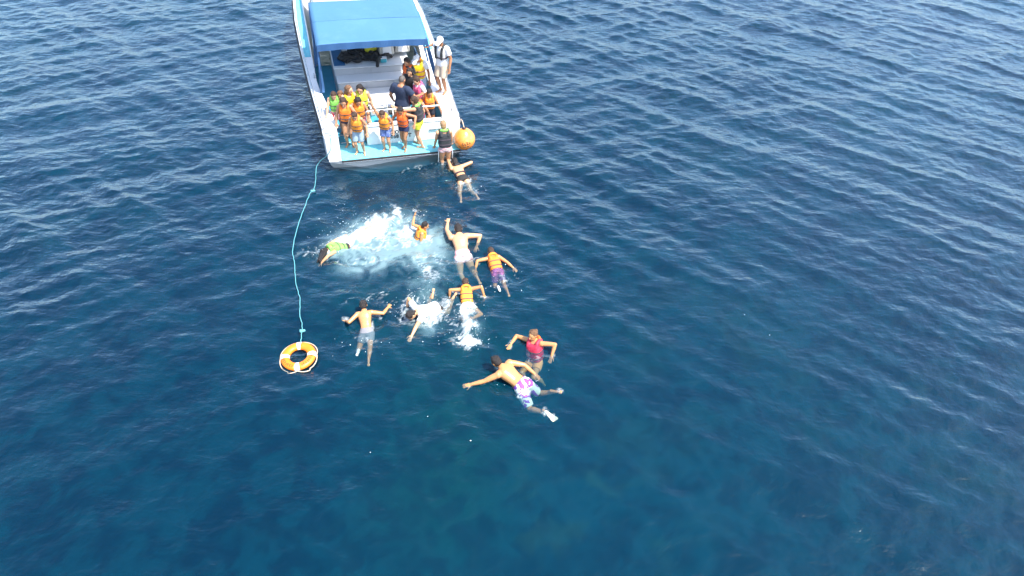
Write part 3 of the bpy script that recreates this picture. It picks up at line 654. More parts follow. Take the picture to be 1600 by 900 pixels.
# ================================================================== LIFE RING AND LINE
def life_ring():
    R, r = .262, .088; loc = Vector((-4.25, 9.15, .045))
    root = empty('life_ring', loc); root.rotation_euler = (radians(3), radians(-2.5), radians(6)); tag(root, 'orange life ring with white bands floating on its line', 'life ring')
    def arc(a0, a1, rr, m, name, k=12):
        rg = []
        for j in range(k+1):
            a = a0+(a1-a0)*j/k; c = Vector((cos(a), sin(a), 0))
            rg.append([c*(R+rr*cos(t))+Vector((0, 0, .72*rr*sin(t))) for t in [2*pi*i/20 for i in range(20)]])
        return MB().loft(rg).build(name, m, root, smooth=True)
    hw = radians(9)
    for q in range(4):
        c = radians(93+90*q); arc(c-hw, c+hw, r+.003, M_RINGW, 'white_band'); arc(c+hw+.004, c+pi/2-hw-.004, r, M_RING, 'orange_segment')
    # grab line held at the four bands, hanging loose between
    pts = []
    for j in range(97):
        a = 2*pi*j/96+radians(93); t = (j % 24)/24.; sw = sin(pi*t)
        front = 1.0 if 40 < j < 58 else .45
        pts.append(Vector(((R+r+.010+.075*sw*front)*cos(a), (R+r+.010+.075*sw*front)*sin(a), -.01-.03*sw)))
    MB().tube(pts, .010, 6).build('grab_line', M_LINE, root, smooth=True)
    # dark worn lettering on the two near quarters
    for base in (200, 293):
        for k, sh in enumerate('ABCADBC'):
            a = radians(base+k*9.0); rg = {'A': [(-.5,0),(.5,.3)], 'B': [(-.5,.2),(.1,-.3),(.5,.2)], 'C': [(.5,-.3),(.1,.2),(-.4,.0)], 'D': [(-.5,-.2),(.4,-.2),(.4,.3)]}[sh]
            P = []
            for (u, v) in rg:
                th = a+v*.12; ph = radians(72)+u*.55; P.append(Vector(((R+(r+.002)*cos(ph))*cos(th), (R+(r+.002)*cos(ph))*sin(th), .72*(r+.003)*sin(ph))))
            MB().tube(P, .0065, 5).build('printed_letter', M_INK, root, smooth=True)
life_ring()
P0 = [B(-1.66,-.24,1.03), B(-1.72,-.42,.62), Vector((-5.33,15.75,.10)), Vector((-5.26,15.2,.03)), Vector((-5.21,14.75,.03)), Vector((-5.27,14.55,.03)), Vector((-5.27,14.0,.03)), Vector((-5.26,13.4,.04)), Vector((-5.22,12.8,.04)), Vector((-5.15,12.3,.03)), Vector((-5.04,12.0,.03)), Vector((-4.92,11.6,.03)), Vector((-4.80,11.2,.03)), Vector((-4.62,10.8,.03)), Vector((-4.50,10.3,.03)), Vector((-4.36,9.95,.05)), Vector((-4.29,9.56,.075)), Vector((-4.28,9.50,.085))]
def catmull(P, k=7):
    out = []
    for i in range(len(P)-1):
        a, b, c, d = P[max(i-1, 0)], P[i], P[i+1], P[min(i+2, len(P)-1)]
        for j in range(k):
            t = j/k; out.append(.5*((2*b)+(c-a)*t+(2*a-5*b+4*c-d)*t*t+(3*b-a-3*c+d)*t**3))
    out.append(P[-1]); return out
pts = catmull(P0)
for i, p in enumerate(pts):
    if 10 < i < len(pts)-6: p.x += .020*noise.noise((i*.5, 1, 0))*.9; p.z += .02
root = pts[0].copy(); rp = MB().tube([p-root for p in pts], .0095, 6).build('tow_line', M_ROPE, None, smooth=True, loc=root); tag(rp, 'turquoise rope running from the boat stern to the life ring', 'rope')
for q in (Vector((-5.21,14.66,.06)), Vector((-4.31,9.78,.10))):
    mb = MB(); capsule(mb, q-root+Vector((-.03,0,0)), q-root+Vector((.03,.02,0)), .035, .028, 8); capsule(mb, q-root, q-root+Vector((-.06,.04,0)), .018, .012, 8); mb.build('knot', M_ROPE, rp, smooth=True)
# ================================================================== PEOPLE
def frame(right, front, up):
    return Matrix(((right.x, front.x, up.x), (right.y, front.y, up.y), (right.z, front.z, up.z)))
def rot3(ax, a): return Matrix.Rotation(a, 3, ax)

def ik(p0, target, l1, l2, pole):
    d = target-p0; L = d.length; L = min(max(L, .25*(l1+l2)), .995*(l1+l2)); u = d.normalized()
    a = (l1*l1 - l2*l2 + L*L)/(2*L); hgt = sqrt(max(0, l1*l1-a*a))
    w = pole - u*pole.dot(u)
    w = w.normalized() if w.length > 1e-5 else u.orthogonal().normalized()
    return p0+u*a+w*hgt, p0+u*L

TORSO = [(-.055,.050,.045,.0),(-.03,.078,.058,-.004),(.01,.083,.062,-.006),(.05,.078,.055,-.002),(.10,.076,.051,.002),(.15,.082,.056,.003),(.20,.092,.061,.002),(.245,.096,.059,.0),(.275,.082,.050,-.004),(.300,.050,.040,-.006),(.325,.034,.034,-.004)]
N_PEOPLE = 0

def person(label, h, pos, R, bend=0., side=0., twist=0., nod=0., turn=0., tilt=0., arms=None, legs=None, skin=1, hair='dark', style='short', vest=None, vest2=None, strap=None, shirt=None, bottom=None, bottom_len=.5,
           hs=1.12, girth=1.0, feet='flat', cap=None, fins=None, suit=None, group=None, elbow=None, knee=None, lifejacket='foam', hair_dir=None, hair_len=.17, base=None, shoes=None, glasses=False, grip=(.35, .35)):
    """pos: pelvis (world), R: pelvis frame (right, front, up). arms/legs: {'L': Vector}: wrist/ankle as ('w', world point) or in the body frame as multiples of limb length"""
    global N_PEOPLE; N_PEOPLE += 1
    root = Vector(base) if base is not None else Vector(pos); O = Vector(pos)-root
    g = girth
    # bent spine: ring frames
    def spine(z):
        t = min(max(z/.22, 0), 1); t = t*t*(3-2*t)
        Rt = R @ rot3('Z', twist*t) @ rot3('X', -bend*t) @ rot3('Y', side*t)
        p = Vector((0, 0, 0)); st = 8
        for k in range(st):
            zz = z*(k+.5)/st; tt = min(max(zz/.22, 0), 1); tt = tt*tt*(3-2*tt)
            p = p + (R @ rot3('Z', twist*tt) @ rot3('X', -bend*tt) @ rot3('Y', side*tt)) @ Vector((0, 0, z*h/st))
        return O+p, Rt
    def ring(z, rx, ry, yo=0., n=24, ex=.85):
        p, Rt = spine(z); out = []
        for k in range(n):
            a = 2*pi*k/n; c, s = cos(a), sin(a)
            out.append(p + Rt @ Vector((math.copysign(abs(c)**ex, c)*rx*h, (math.copysign(abs(s)**ex, s)*ry+yo)*h, 0)))
        return out
    mb = MB()
    mb.loft([ring(z, rx*g, ry*g, yo) for z, rx, ry, yo in TORSO])
    shp, Ru = spine(.272)
    neck, _ = spine(.305)
    Rh = Ru @ rot3('Z', turn) @ rot3('X', -nod) @ rot3('Y', tilt)
    hc = neck + Ru @ Vector((0, .006*h, .030*h)) + Rh @ Vector((0, .012*h, .058*h*hs)); k = h*hs
    capsule(mb, neck - Ru @ Vector((0, 0, .02*h)), hc - Rh @ Vector((0, .014*k, .03*k)), .031*h*g, .030*h)
    ellipsoid(mb, hc, Rh, .047*k, .058*k, .062*k)
    ellipsoid(mb, hc + Rh @ Vector((0, .016*k, -.032*k)), Rh, .035*k, .040*k, .036*k)
    capsule(mb, hc + Rh @ Vector((0, .052*k, .002*k)), hc + Rh @ Vector((0, .066*k, -.017*k)), .006*k, .010*k, 8)
    for sg in (-1, 1): ellipsoid(mb, hc + Rh @ Vector((sg*.048*k, -.004*k, -.006*k)), Rh, .008*k, .011*k, .018*k, 10, 6)
    arms = arms or {}; legs = legs or {}
    J = {}
    def tgt(spec, p0, Rf, L):
        if isinstance(spec, tuple) and spec[0] == 'w': return Vector(spec[1])-root
        return p0 + Rf @ (Vector(spec)*L)
    for sd, sg in (('L', -1), ('R', 1)):
        s0 = shp + Ru @ Vector((sg*.100*h*g, -.004*h, 0)); l1, l2 = .172*h, .150*h
        t = tgt(arms.get(sd, (sg*.22, .08, -.93)), s0, Ru, l1+l2)
        pole = Ru @ Vector((elbow or {}).get(sd, (sg*.35, -.9, -.2)))
        e, w = ik(s0, t, l1, l2, pole)
        capsule(mb, s0 + Ru @ Vector((-sg*.030*h, 0, .004*h)), s0, .034*h*g, .037*h*g)
        capsule(mb, s0, s0.lerp(e, .5), .034*h*g, .031*h*g); capsule(mb, s0.lerp(e, .5), e, .031*h*g, .025*h)
        capsule(mb, e, e.lerp(w, .35), .025*h, .026*h); capsule(mb, e.lerp(w, .35), w, .026*h, .0175*h)
        d = (w-e).normalized(); ref = Ru @ Vector((0, 1, 0)) if abs(d.dot(Ru @ Vector((0, 1, 0)))) < .8 else Ru @ Vector((0, 0, 1))
        sv = d.cross(ref).normalized(); nv = sv.cross(d).normalized()          # across the palm / out of the palm
        if (Ru @ Vector((-sg, 0, 0))).dot(nv) < 0 and abs((Ru @ Vector((1, 0, 0))).dot(nv)) > .5: nv = -nv
        pc = w + d*(.027*h); capsule(mb, w, pc, .017*h, .026*h, 10, (nv, .52)); capsule(mb, pc, w+d*(.050*h), .026*h, .024*h, 10, (nv, .5))
        cu = grip[0 if sd == 'L' else 1]
        for q, (off, ln) in enumerate(((-.0195, .036), (-.0065, .043), (.0065, .041), (.0185, .032))):
            a0 = w + d*(.056*h) + sv*(off*h); d1 = (d + sv*(off*6) + nv*cu*.6).normalized(); a1 = a0+d1*(ln*.55*h); d2 = (d1+nv*cu*1.1).normalized(); a2 = a1+d2*(ln*.5*h)
            capsule(mb, a0, a1, .0064*h, .0060*h, 7); capsule(mb, a1, a2, .0060*h, .0050*h, 7)
        tside = -1 if sg*((Ru @ Vector((0, 1, 0))).dot(sv)) < 0 else 1
        a0 = w + d*(.020*h) + sv*(tside*.022*h); a1 = a0 + (d*.75+sv*tside*.75+nv*.3).normalized()*(.028*h); a2 = a1 + (d*.95+sv*tside*.25+nv*.4).normalized()*(.022*h)
        capsule(mb, a0, a1, .0085*h, .0072*h, 7); capsule(mb, a1, a2, .0072*h, .0058*h, 7)
        J['s'+sd], J['e'+sd], J['w'+sd] = s0, e, w
        h0 = O + R @ Vector((sg*.047*h*g, 0, -.025*h)); l1, l2 = .243*h, .225*h
        t = tgt(legs.get(sd, (sg*.06, .02, -.995)), h0, R, l1+l2)
        pole = R @ Vector((knee or {}).get(sd, (sg*.12, 1, 0)))
        kn, an = ik(h0, t, l1, l2, pole)
        capsule(mb, h0, h0.lerp(kn, .45), .054*h*g, .049*h*g); capsule(mb, h0.lerp(kn, .45), kn, .049*h*g, .034*h)
        dk = (an-kn).normalized(); back = -(pole - dk*pole.dot(dk)).normalized() if (pole - dk*pole.dot(dk)).length > 1e-3 else R @ Vector((0, -1, 0))
        capsule(mb, kn, kn.lerp(an, .3)+back*(.006*h), .034*h, .036*h); capsule(mb, kn.lerp(an, .3)+back*(.006*h), an, .036*h, .020*h)
        if feet == 'flat': fd = R @ Vector((sg*.22, 1, 0)); fd.z = 0; fd = fd.normalized(); dn = Vector((0, 0, -1))
        else: fd = (dk*.85 - back*.45).normalized(); dn = (back*.5+dk*.4).normalized(); dn = (dn - fd*dn.dot(fd)).normalized()
        heel = an + dn*(.022*h) - fd*(.022*h); toe = an + dn*(.026*h) + fd*(.085*h); side_v = fd.cross(dn).normalized()
        capsule(mb, an, heel, .020*h, .018*h, 10); capsule(mb, heel, toe, .019*h, .013*h, 10); capsule(mb, an, toe.lerp(heel, .35), .020*h, .018*h, 10)
        capsule(mb, toe + side_v*(.013*h), toe + side_v*(.012*h)+fd*(.022*h), .010*h, .008*h, 8); capsule(mb, toe - side_v*(.012*h), toe - side_v*(.012*h)+fd*(.020*h), .011*h, .009*h, 8)
        capsule(mb, toe, toe+fd*(.022*h), .010*h, .009*h, 8)
        J['h'+sd], J['k'+sd], J['a'+sd], J['fd'+sd], J['toe'+sd], J['heel'+sd], J['sv'+sd] = h0, kn, an, fd, toe, heel, side_v
    body = mb.build('person', SKIN[skin], None, remesh=max(.0062, .0056*h), sm=2, loc=root)
    tag(body, label, 'person', group)
    # eyes and mouth
    for sg in (-1, 1):
        m_ = MB(); ellipsoid(m_, hc + Rh @ Vector((sg*.019*k, .0495*k, .002*k)), Rh, .0085*k, .006*k, .0050*k, 8, 6); m_.build('eye', M_EYE, body, smooth=True)
    m_ = MB(); ellipsoid(m_, hc + Rh @ Vector((0, .0520*k, -.035*k)), Rh, .014*k, .0052*k, .0045*k, 10, 6); m_.build('mouth', M_LIP, body, smooth=True)
    if glasses:
        m_ = MB()
        for sg in (-1, 1): ellipsoid(m_, hc + Rh @ Vector((sg*.020*k, .057*k, .003*k)), Rh, .017*k, .006*k, .012*k, 10, 6); capsule(m_, hc + Rh @ Vector((sg*.037*k, .052*k, .005*k)), hc + Rh @ Vector((sg*.051*k, -.002*k, .002*k)), .003*k, .003*k, 6)
        m_.build('sunglasses', M_BLACK, body, smooth=True)
    rr = random.Random(N_PEOPLE)
    # hair
    if style:
        hb_ = MB(); mh = HAIR[hair]
        if style == 'cropped': ellipsoid(hb_, hc + Rh @ Vector((0, -.007*k, .007*k)), Rh, .0485*k, .056*k, .0605*k)
        else:
            ellipsoid(hb_, hc + Rh @ Vector((0, -.013*k, .014*k)), Rh, .054*k, .058*k, .060*k)
            ellipsoid(hb_, hc + Rh @ Vector((0, -.026*k, -.014*k)), Rh, .050*k, .042*k, .046*k)
            for q in range(16):
                a = rr.uniform(-2.9, 2.9); el = rr.uniform(.1, 1.3); v = Vector((sin(a)*cos(el), cos(a)*cos(el), sin(el)))
                if v.y > .2 and v.z < .62: v.z = .75; v.normalize()
                p = hc + Rh @ Vector((v.x*.050*k, (v.y*.054-.012)*k, (v.z*.058+.014)*k)); t_ = (Rh @ Vector((-v.y, v.x, -.5))).normalized()
                capsule(hb_, p, p+t_*(.020*k), .012*k, .007*k, 7)
        if style in ('long', 'pony'):
            ends = []
            dn = (-(Rh @ Vector((0, .30, 1)))).normalized() if abs(Ru.col[2].z) > .45 else Vector((0, 0, -.25)) - Ru @ Vector((0, 0, .9))
            if hair_dir: dn = Vector(hair_dir)
            dn.normalize()
            xs_ = (-.040, -.022, 0, .022, .040) if style == 'long' else (-.008, .008)
            for x in xs_:
                p = hc + Rh @ Vector((x*k, -.046*k+abs(x)*.5*k, -.012*k)); ln = rr.uniform(.9, 1.1)*hair_len*h
                q1 = p + dn*(ln*.5) + Rh @ Vector((x*.15*k, -.012*h, 0)); q2 = p + dn*ln + Rh @ Vector((x*.3*k+rr.uniform(-.01, .01)*h, -.010*h, 0))
                capsule(hb_, p, q1, .021*k, .019*k, 8); capsule(hb_, q1, q2, .019*k, .009*k, 8)
            if style == 'long':
                for sg in (-1, 1):
                    p = hc + Rh @ Vector((sg*.046*k, .004*k, .0)); capsule(hb_, p, p + dn*(.085*h), .016*k, .014*k, 8); capsule(hb_, p+dn*(.085*h), p+dn*(.16*h)+Rh @ Vector((0, .01*h, 0)), .014*k, .008*k, 8)
        if style == 'bun': ellipsoid(hb_, hc + Rh @ Vector((0, -.068*k, .022*k)), Rh, .026*k, .024*k, .026*k, 10, 6)
        hb_.build('hair', mh, body, remesh=.0075*h, sm=1)
    if cap:
        c_ = MB(); ellipsoid(c_, hc + Rh @ Vector((0, -.006*k, .020*k)), Rh, .057*k, .064*k, .058*k)
        fw = Rh @ Vector((0, 1, -.18)); c0 = hc + Rh @ Vector((0, .045*k, .022*k)); capsule(c_, c0, c0+fw*(.055*k), .050*k, .040*k, 12, (Rh @ Vector((0, 0, 1)), .16))
        c_.build('cap', cap, body, remesh=.008*h, sm=1)
    # clothes
    if bottom:
        b_ = MB(); cl = .012
        b_.loft([ring(z, rx*g+cl, ry*g+cl, yo) for z, rx, ry, yo in ((-.058,.056,.050,0),(-.03,.079,.060,-.004),(.01,.083,.062,-.006),(.05,.079,.056,-.002))])
        for sd in 'LR':
            h0, kn = J['h'+sd], J['k'+sd]; e_ = h0.lerp(kn, bottom_len); cone(b_, h0+(h0-e_)*.10, e_, (.056*g+cl)*h, (.055*g-.018*bottom_len+cl+.004)*h, 16)
        b_.build(('shorts' if bottom_len > .22 else 'swimsuit_bottom'), bottom, body, remesh=.0085*h, sm=1)
    if suit:
        b_ = MB(); cl = .007
        b_.loft([ring(z, rx*g+cl, ry*g+cl, yo) for z, rx, ry, yo in TORSO[:8]]); b_.build('swimsuit', suit, body, remesh=.0085*h, sm=1)
    if shirt:
        b_ = MB(); cl = .012
        lo = [(z, rx, ry, yo) for z, rx, ry, yo in TORSO[1:10]]
        b_.loft([ring(z, rx*g+cl+(.006 if z < .1 else 0), ry*g+cl+(.008 if z < .1 else 0), yo) for z, rx, ry, yo in lo])
        for sd, sg in (('L', -1), ('R', 1)):
            s0, e = J['s'+sd], J['e'+sd]; capsule(b_, s0 + Ru @ Vector((-sg*.05*h, 0, .004*h)), s0, .040*h*g, .046*h*g); cone(b_, s0, s0.lerp(e, .62), .047*h*g, .043*h*g, 14)
        b_.build('t_shirt', shirt, body, remesh=.0085*h, sm=1)
    if vest and lifejacket == 'foam':
        v_ = MB()
        v_.loft([ring(z, rx*g, ry*g, yo, 28, .62) for z, rx, ry, yo in ((.018,.093,.080,.004),(.03,.102,.092,.005),(.09,.103,.093,.005),(.15,.105,.096,.006),(.205,.103,.095,.006),(.245,.092,.088,.005),(.268,.078,.076,.002))])
        for sg in (-1, 1):   # shoulder pads
            pf, Rf = spine(.235); a_ = [Vector((sg*.058, .070, 0)), Vector((sg*.062, .045, .055)), Vector((sg*.064, -.005, .072)), Vector((sg*.060, -.052, .050)), Vector((sg*.055, -.070, 0))]
            for q0, q1 in zip(a_, a_[1:]): capsule(v_, pf+Rf @ (q0*h*g), pf+Rf @ (q1*h*g), .026*h, .026*h, 10)
        vo = v_.build('life_vest', vest, body, remesh=.0095*h, sm=2)
        c_ = MB(); pf, Rf = spine(.292)   # padded collar round the nape
        a_ = [Vector((.050*cos(t)*1.25, .050*sin(t)*1.1-.004, .020*(-sin(t))+.012)) for t in [radians(20-220*q/9) for q in range(10)]]
        for q0, q1 in zip(a_, a_[1:]): capsule(c_, pf+Rf @ (q0*h), pf+Rf @ (q1*h), .024*h, .024*h, 10)
        c_.build('collar', vest2 or vest, vo, remesh=.009*h, sm=2)
        sm_ = strap or M_STRAP
        for z in (.075, .165):
            s_ = MB(); s_.loft([ring(zz, .108*g+d_, .099*g+d_, .005, 28, .62) for zz, d_ in ((z-.0085, -.004), (z-.006, .0), (z+.006, .0), (z+.0085, -.004))]); s_.build('strap', sm_, vo, smooth=False)
            p, Rt = spine(z); q = p + Rt @ Vector((0, .108*h*g, 0)); b_ = MB(); ellipsoid(b_, q, Rt, .020*h, .009*h, .013*h, 10, 6); b_.build('buckle', M_BLACK, vo, smooth=True)
    elif vest:            # slim harness jacket
        v_ = MB(); pf, Rf = spine(.20)
        for sg in (-1, 1):
            a_ = [Vector((sg*.050, .078, -.08)), Vector((sg*.055, .082, 0)), Vector((sg*.060, .058, .085)), Vector((sg*.054, .0, .112)), Vector((sg*.035, -.060, .085))]
            for q0, q1 in zip(a_, a_[1:]): capsule(v_, pf+Rf @ (q0*h*g), pf+Rf @ (q1*h*g), .024*h, .024*h, 10, (Rf @ Vector((0, 1, .2)), .7))
        capsule(v_, pf+Rf @ Vector((.03*h, -.068*h, .08*h)), pf+Rf @ Vector((-.03*h, -.068*h, .08*h)), .02*h, .02*h, 10)
        vo = v_.build('life_vest', vest, body, remesh=.009*h, sm=2)
        s_ = MB(); s_.loft([ring(zz, .100*g, .075*g, .004, 28, .7) for zz in (.110, .126)]); s_.build('strap', strap or M_STRAP, vo)
    for sd, sg in (('L', -1), ('R', 1)):
        if fins and sd in fins:
            toe, fd, sv = J['toe'+sd], J['fd'+sd], J['sv'+sd]; f_ = MB(); nn = fd.cross(sv)
            capsule(f_, J['heel'+sd]+fd*.04*h, toe+fd*.02*h, .024*h, .026*h, 10); 
            f_.loft([[toe+fd*(t*h)+sv*(sx*w*h)+nn*(sz*.006*h) for sx, sz in ((-1,-1),(1,-1),(1,1),(-1,1))] for t, w in ((-.02,.028),(.03,.036),(.055,.044),(.075,.044),(.085,.034))]); f_.build('swim_fin', fins[sd], body, bevel=.004)
        if shoes and sd in shoes:
            f_ = MB(); capsule(f_, J['heel'+sd], J['toe'+sd]+J['fd'+sd]*.018*h, .024*h, .020*h, 10); capsule(f_, J['a'+sd], J['heel'+sd], .024*h, .023*h, 10); f_.build('shoe', shoes[sd], body, remesh=.009*h, sm=1)
    return body

UPZ = Vector((0, 0, 1))
def standing(yaw, lean=0., roll=0.):
    """yaw 0 = facing away from the camera (+y), positive turns left"""
    return rot3('Z', radians(yaw)) @ rot3('X', radians(-lean)) @ rot3('Y', radians(roll))
def swim_frame(hip, head, front=(0, 0, -1)):
    up = (Vector(head)-Vector(hip)).normalized(); f = Vector(front); f = (f-up*f.dot(up)).normalized(); return frame(f.cross(up), f, up)
def aboard(label, h, x, y, z, yaw, lean=0., roll=0., **kw):
    b = B(x, y, z); R = standing(yaw, lean, roll); hip = b + Vector((0, 0, .5165*h))
    # planted feet: ankles straight over the deck
    legs = kw.pop('legs', None); st = kw.pop('stance', .06); fwd = kw.pop('fwd', (0., 0.))
    if legs is None:
        legs = {}
        for q, (sd, sg) in enumerate((('L', -1), ('R', 1))):
            Rz = standing(yaw); loc = Rz @ Vector((sg*st*h, fwd[q]*h, 0)); f = b+loc
            # keep each sole on the tilted deck
            lx = (f-BO).dot(bX); ly = (f-BO).dot(bY); f.z = (BO+bX*lx+bY*ly+bZ*z).z + .043*h; legs[sd] = ('w', f)
    return person(label, h, hip, R, legs=legs, base=b, **kw)

PL = .326; SO = .336
ONB = 'people aboard the boat'; SWM = 'people swimming behind the boat'
C_ = cloth
# --- crew and adults
aboard('man in white cap and white t-shirt standing on the starboard side deck', 1.70, 1.70, 1.55, .985, 150, group=ONB, skin=2, hair='dark', style='cropped', cap=C_('white', (.80, .80, .78)), shirt=C_('white_tee', (.80, .80, .79)), bottom=C_('beige', (.58, .48, .36)), bottom_len=.85, vest=VEST['black'], lifejacket='harness', hs=1.0, girth=1.08, nod=.25, turn=.2, glasses=True,
       arms={'R': ('w', B(1.34, 1.84, 2.24)), 'L': (-.2, .1, -.93)}, stance=.05)
aboard('adult in white cap, yellow vest with magenta straps and pale jeans', 1.66, 1.16, 2.12, SO, 175, 4, group=ONB, skin=2, hair='brown', style='short', cap=C_('white', (.80, .80, .78)), vest=VEST['yellow'], vest2=VEST['orange'], strap=M_STRAPP, shirt=C_('white_tee', (.80, .80, .79)), bottom=C_('pale_denim', (.33, .43, .55)), bottom_len=.97, hs=1.0, nod=.5, turn=-.3, girth=1.05)
aboard('child in orange vest half hidden under the awning edge by helm seats', 1.52, .88, 2.60-.46, SO, 150, 0, group=ONB, skin=1, hair='dark', vest=VEST['red'], vest2=VEST['lime'], bottom=C_('dark_teal', (.02, .09, .11)), bottom_len=.8, nod=.5, shirt=C_('charcoal', (.04, .045, .05)))
aboard('woman with long dark hair in black t-shirt facing the stern', 1.62, .80, 1.36, SO, 170, 3, group=ONB, skin=1, hair='dark', style='long', shirt=C_('black_tee', (.018, .016, .018)), bottom=C_('maroon', (.12, .03, .05)), bottom_len=.8, hs=1.0, nod=.2, turn=.1, arms={'L': (-.2, .45, -.75), 'R': (.0, .5, -.7)})
aboard('man with cropped hair in navy t-shirt, his back to the stern', 1.74, .40, .60, SO, -25, 3, group=ONB, skin=2, hair='grey', style='cropped', shirt=C_('navy_tee', (.016, .028, .062)), bottom=C_('navy_trousers', (.02, .025, .04)), bottom_len=.9, hs=1.0, girth=1.18, nod=.35, arms={'L': (-.3, .2, -.85), 'R': (.3, .6, -.45)})
aboard('dark haired child in pink vest beside the woman in black', 1.45, .98, 1.10, SO, 140, 4, group=ONB, skin=0, hair='brown', vest=VEST['pink'], bottom=C_('lilac', (.25, .20, .42)), bottom_len=.8, nod=.35, shirt=C_('white_tee', (.80, .80, .79)))
aboard('dark haired boy in amber vest leaning by the starboard coaming', 1.34, 1.16, .66, SO, 190, 8, group=ONB, skin=2, hair='dark', vest=VEST['amber'], bottom=C_('navy_trousers', (.02, .025, .04)), nod=.4, turn=.2, arms={'L': ('w', B(1.40, .42, 1.02)), 'R': (.25, .3, -.8)})
aboard('child with sunglasses in orange vest and pink shorts behind the transom', 1.22, .86, .52, SO, 160, 10, group=ONB, skin=1, hair='lightbrown', vest=VEST['orange'], bottom=C_('pink', (.65, .12, .25)), nod=.3, glasses=True, arms={'R': ('w', B(.70, .30, .98)), 'L': ('w', B(1.06, .32, .96))})
# --- children along the platform
aboard('person in black vest and yellow-green shorts stretching one arm on the platform', 1.52, .70, -.14, PL, 70, 4, group=ONB, skin=1, hair='brown', style='short', vest=VEST['black'], vest2=VEST['green'], bottom=C_('yellow_green', (.62, .66, .05)), bottom_len=.42, hs=1.05, nod=.2, arms={'L': (-.3, .9, .12), 'R': (.2, .1, -.9)}, fwd=(-.07, .06), stance=.045)
aboard('boy in red-orange vest and navy trunks, hand on hip, on the platform', 1.36, .29, -.17, PL, 165, 6, group=ONB, skin=2, hair='dark', vest=VEST['red'], bottom=C_('navy_trunks', (.016, .024, .075)), bottom_len=.34, nod=.55, arms={'L': (-.55, .25, -.42), 'R': (.30, .45, -.55)}, elbow={'L': (-.9, -.5, 0)}, fwd=(.06, -.05), stance=.03)
aboard('boy in amber vest and blue printed shorts raising an arm on the platform', 1.30, -.20, -.17, PL, 172, 6, group=ONB, skin=1, hair='brown', vest=VEST['amber'], bottom=pattern_mat('print_blue', [(.05, .09, .30), (.25, .33, .55), (.05, .09, .30), (.10, .16, .42)], 20), bottom_len=.6, nod=.6, arms={'R': (.30, .15, .92), 'L': (-.22, .1, -.9)}, stance=.055)
aboard('boy in amber vest and grey-blue shorts, nearest the platform edge at port', 1.34, -.92, -.20, PL, 180, 6, group=ONB, skin=1, hair='brown', vest=VEST['amber'], bottom=C_('grey_blue', (.30, .40, .48)), bottom_len=.78, nod=.6, arms={'L': (-.30, .25, -.80), 'R': (.28, .05, -.92)}, stance=.07)
aboard('girl in orange vest with long bare legs in the transom gap', 1.50, -1.14, .24, PL, 185, 5, group=ONB, skin=1, hair='brown', style='long', vest=VEST['orange'], bottom=C_('dark_bikini', (.05, .03, .05)), bottom_len=.12, nod=.35, arms={'L': (-.15, .55, -.45), 'R': (.25, .2, -.9)}, stance=.045)
aboard('dark haired girl in amber vest looking down beside the transom', 1.42, -.79, .42, SO, 200, 8, group=ONB, skin=1, hair='dark', style='long', vest=VEST['amber'], bottom=C_('rose', (.45, .16, .20)), bottom_len=.3, nod=.6, arms={'L': (-.2, .4, -.8), 'R': (.2, .3, -.85)})
aboard('girl with light brown hair and yellow vest looking to starboard', 1.52, -.98, .74, SO, 205, 3, group=ONB, skin=0, hair='lightbrown', style='long', vest=VEST['yellow'], bottom=C_('teal', (.03, .18, .2)), bottom_len=.3, nod=.1, turn=.8, arms={'L': (-.7, .2, -.5), 'R': (.3, .3, -.8)})
aboard('dark haired girl in lime vest standing farthest back at port', 1.52, -.64, .82, SO, 190, 3, group=ONB, skin=0, hair='dark', style='long', vest=VEST['lime'], bottom=C_('charcoal', (.04, .045, .05)), bottom_len=.5, nod=.45, turn=-.2)
aboard('child half hidden behind the girl with light brown hair', 1.28, -1.17, .92, SO, 175, 0, group=ONB, skin=2, hair='lightbrown', vest=VEST['orange'], bottom=C_('navy_trunks', (.016, .024, .075)), nod=.3, arms={'R': (.6, .2, -.5)})
aboard('boy in green vest and red shorts leaning on the port gunwale', 1.34, -1.36, .92, SO+.0, 195, 6, group=ONB, skin=0, hair='brown', vest=VEST['green'], bottom=pattern_mat('print_red', [(.55, .02, .04), (.75, .55, .55), (.60, .02, .05), (.60, .02, .05)], 12), bottom_len=.7, nod=.5, arms={'R': ('w', B(-1.66, .66, 1.02)), 'L': (-.3, .2, -.9)})
# --- at the ladder and in the water
b = B(1.30, -.66, 0); hipc = Vector((b.x, b.y, .50))
person('woman in black vest and floral swimsuit climbing the stern ladder', 1.58, hipc, standing(14, 8), group='people at the ladder', base=(b.x, b.y, 0), skin=3, hair='blond', style='short', vest=VEST['black'], vest2=VEST['green'], bottom=pattern_mat('print_floral', [(.72, .60, .58), (.60, .22, .25), (.75, .68, .66), (.30, .20, .25)], 22), bottom_len=.16, hs=1.0, nod=.15, girth=1.06,
       arms={'L': ('w', B(1.02, -.42, .40)), 'R': ('w', B(1.50, -.42, .46))}, legs={'L': ('w', B(1.22, -.60, -.24)), 'R': ('w', B(1.40, -.60, -.30))})

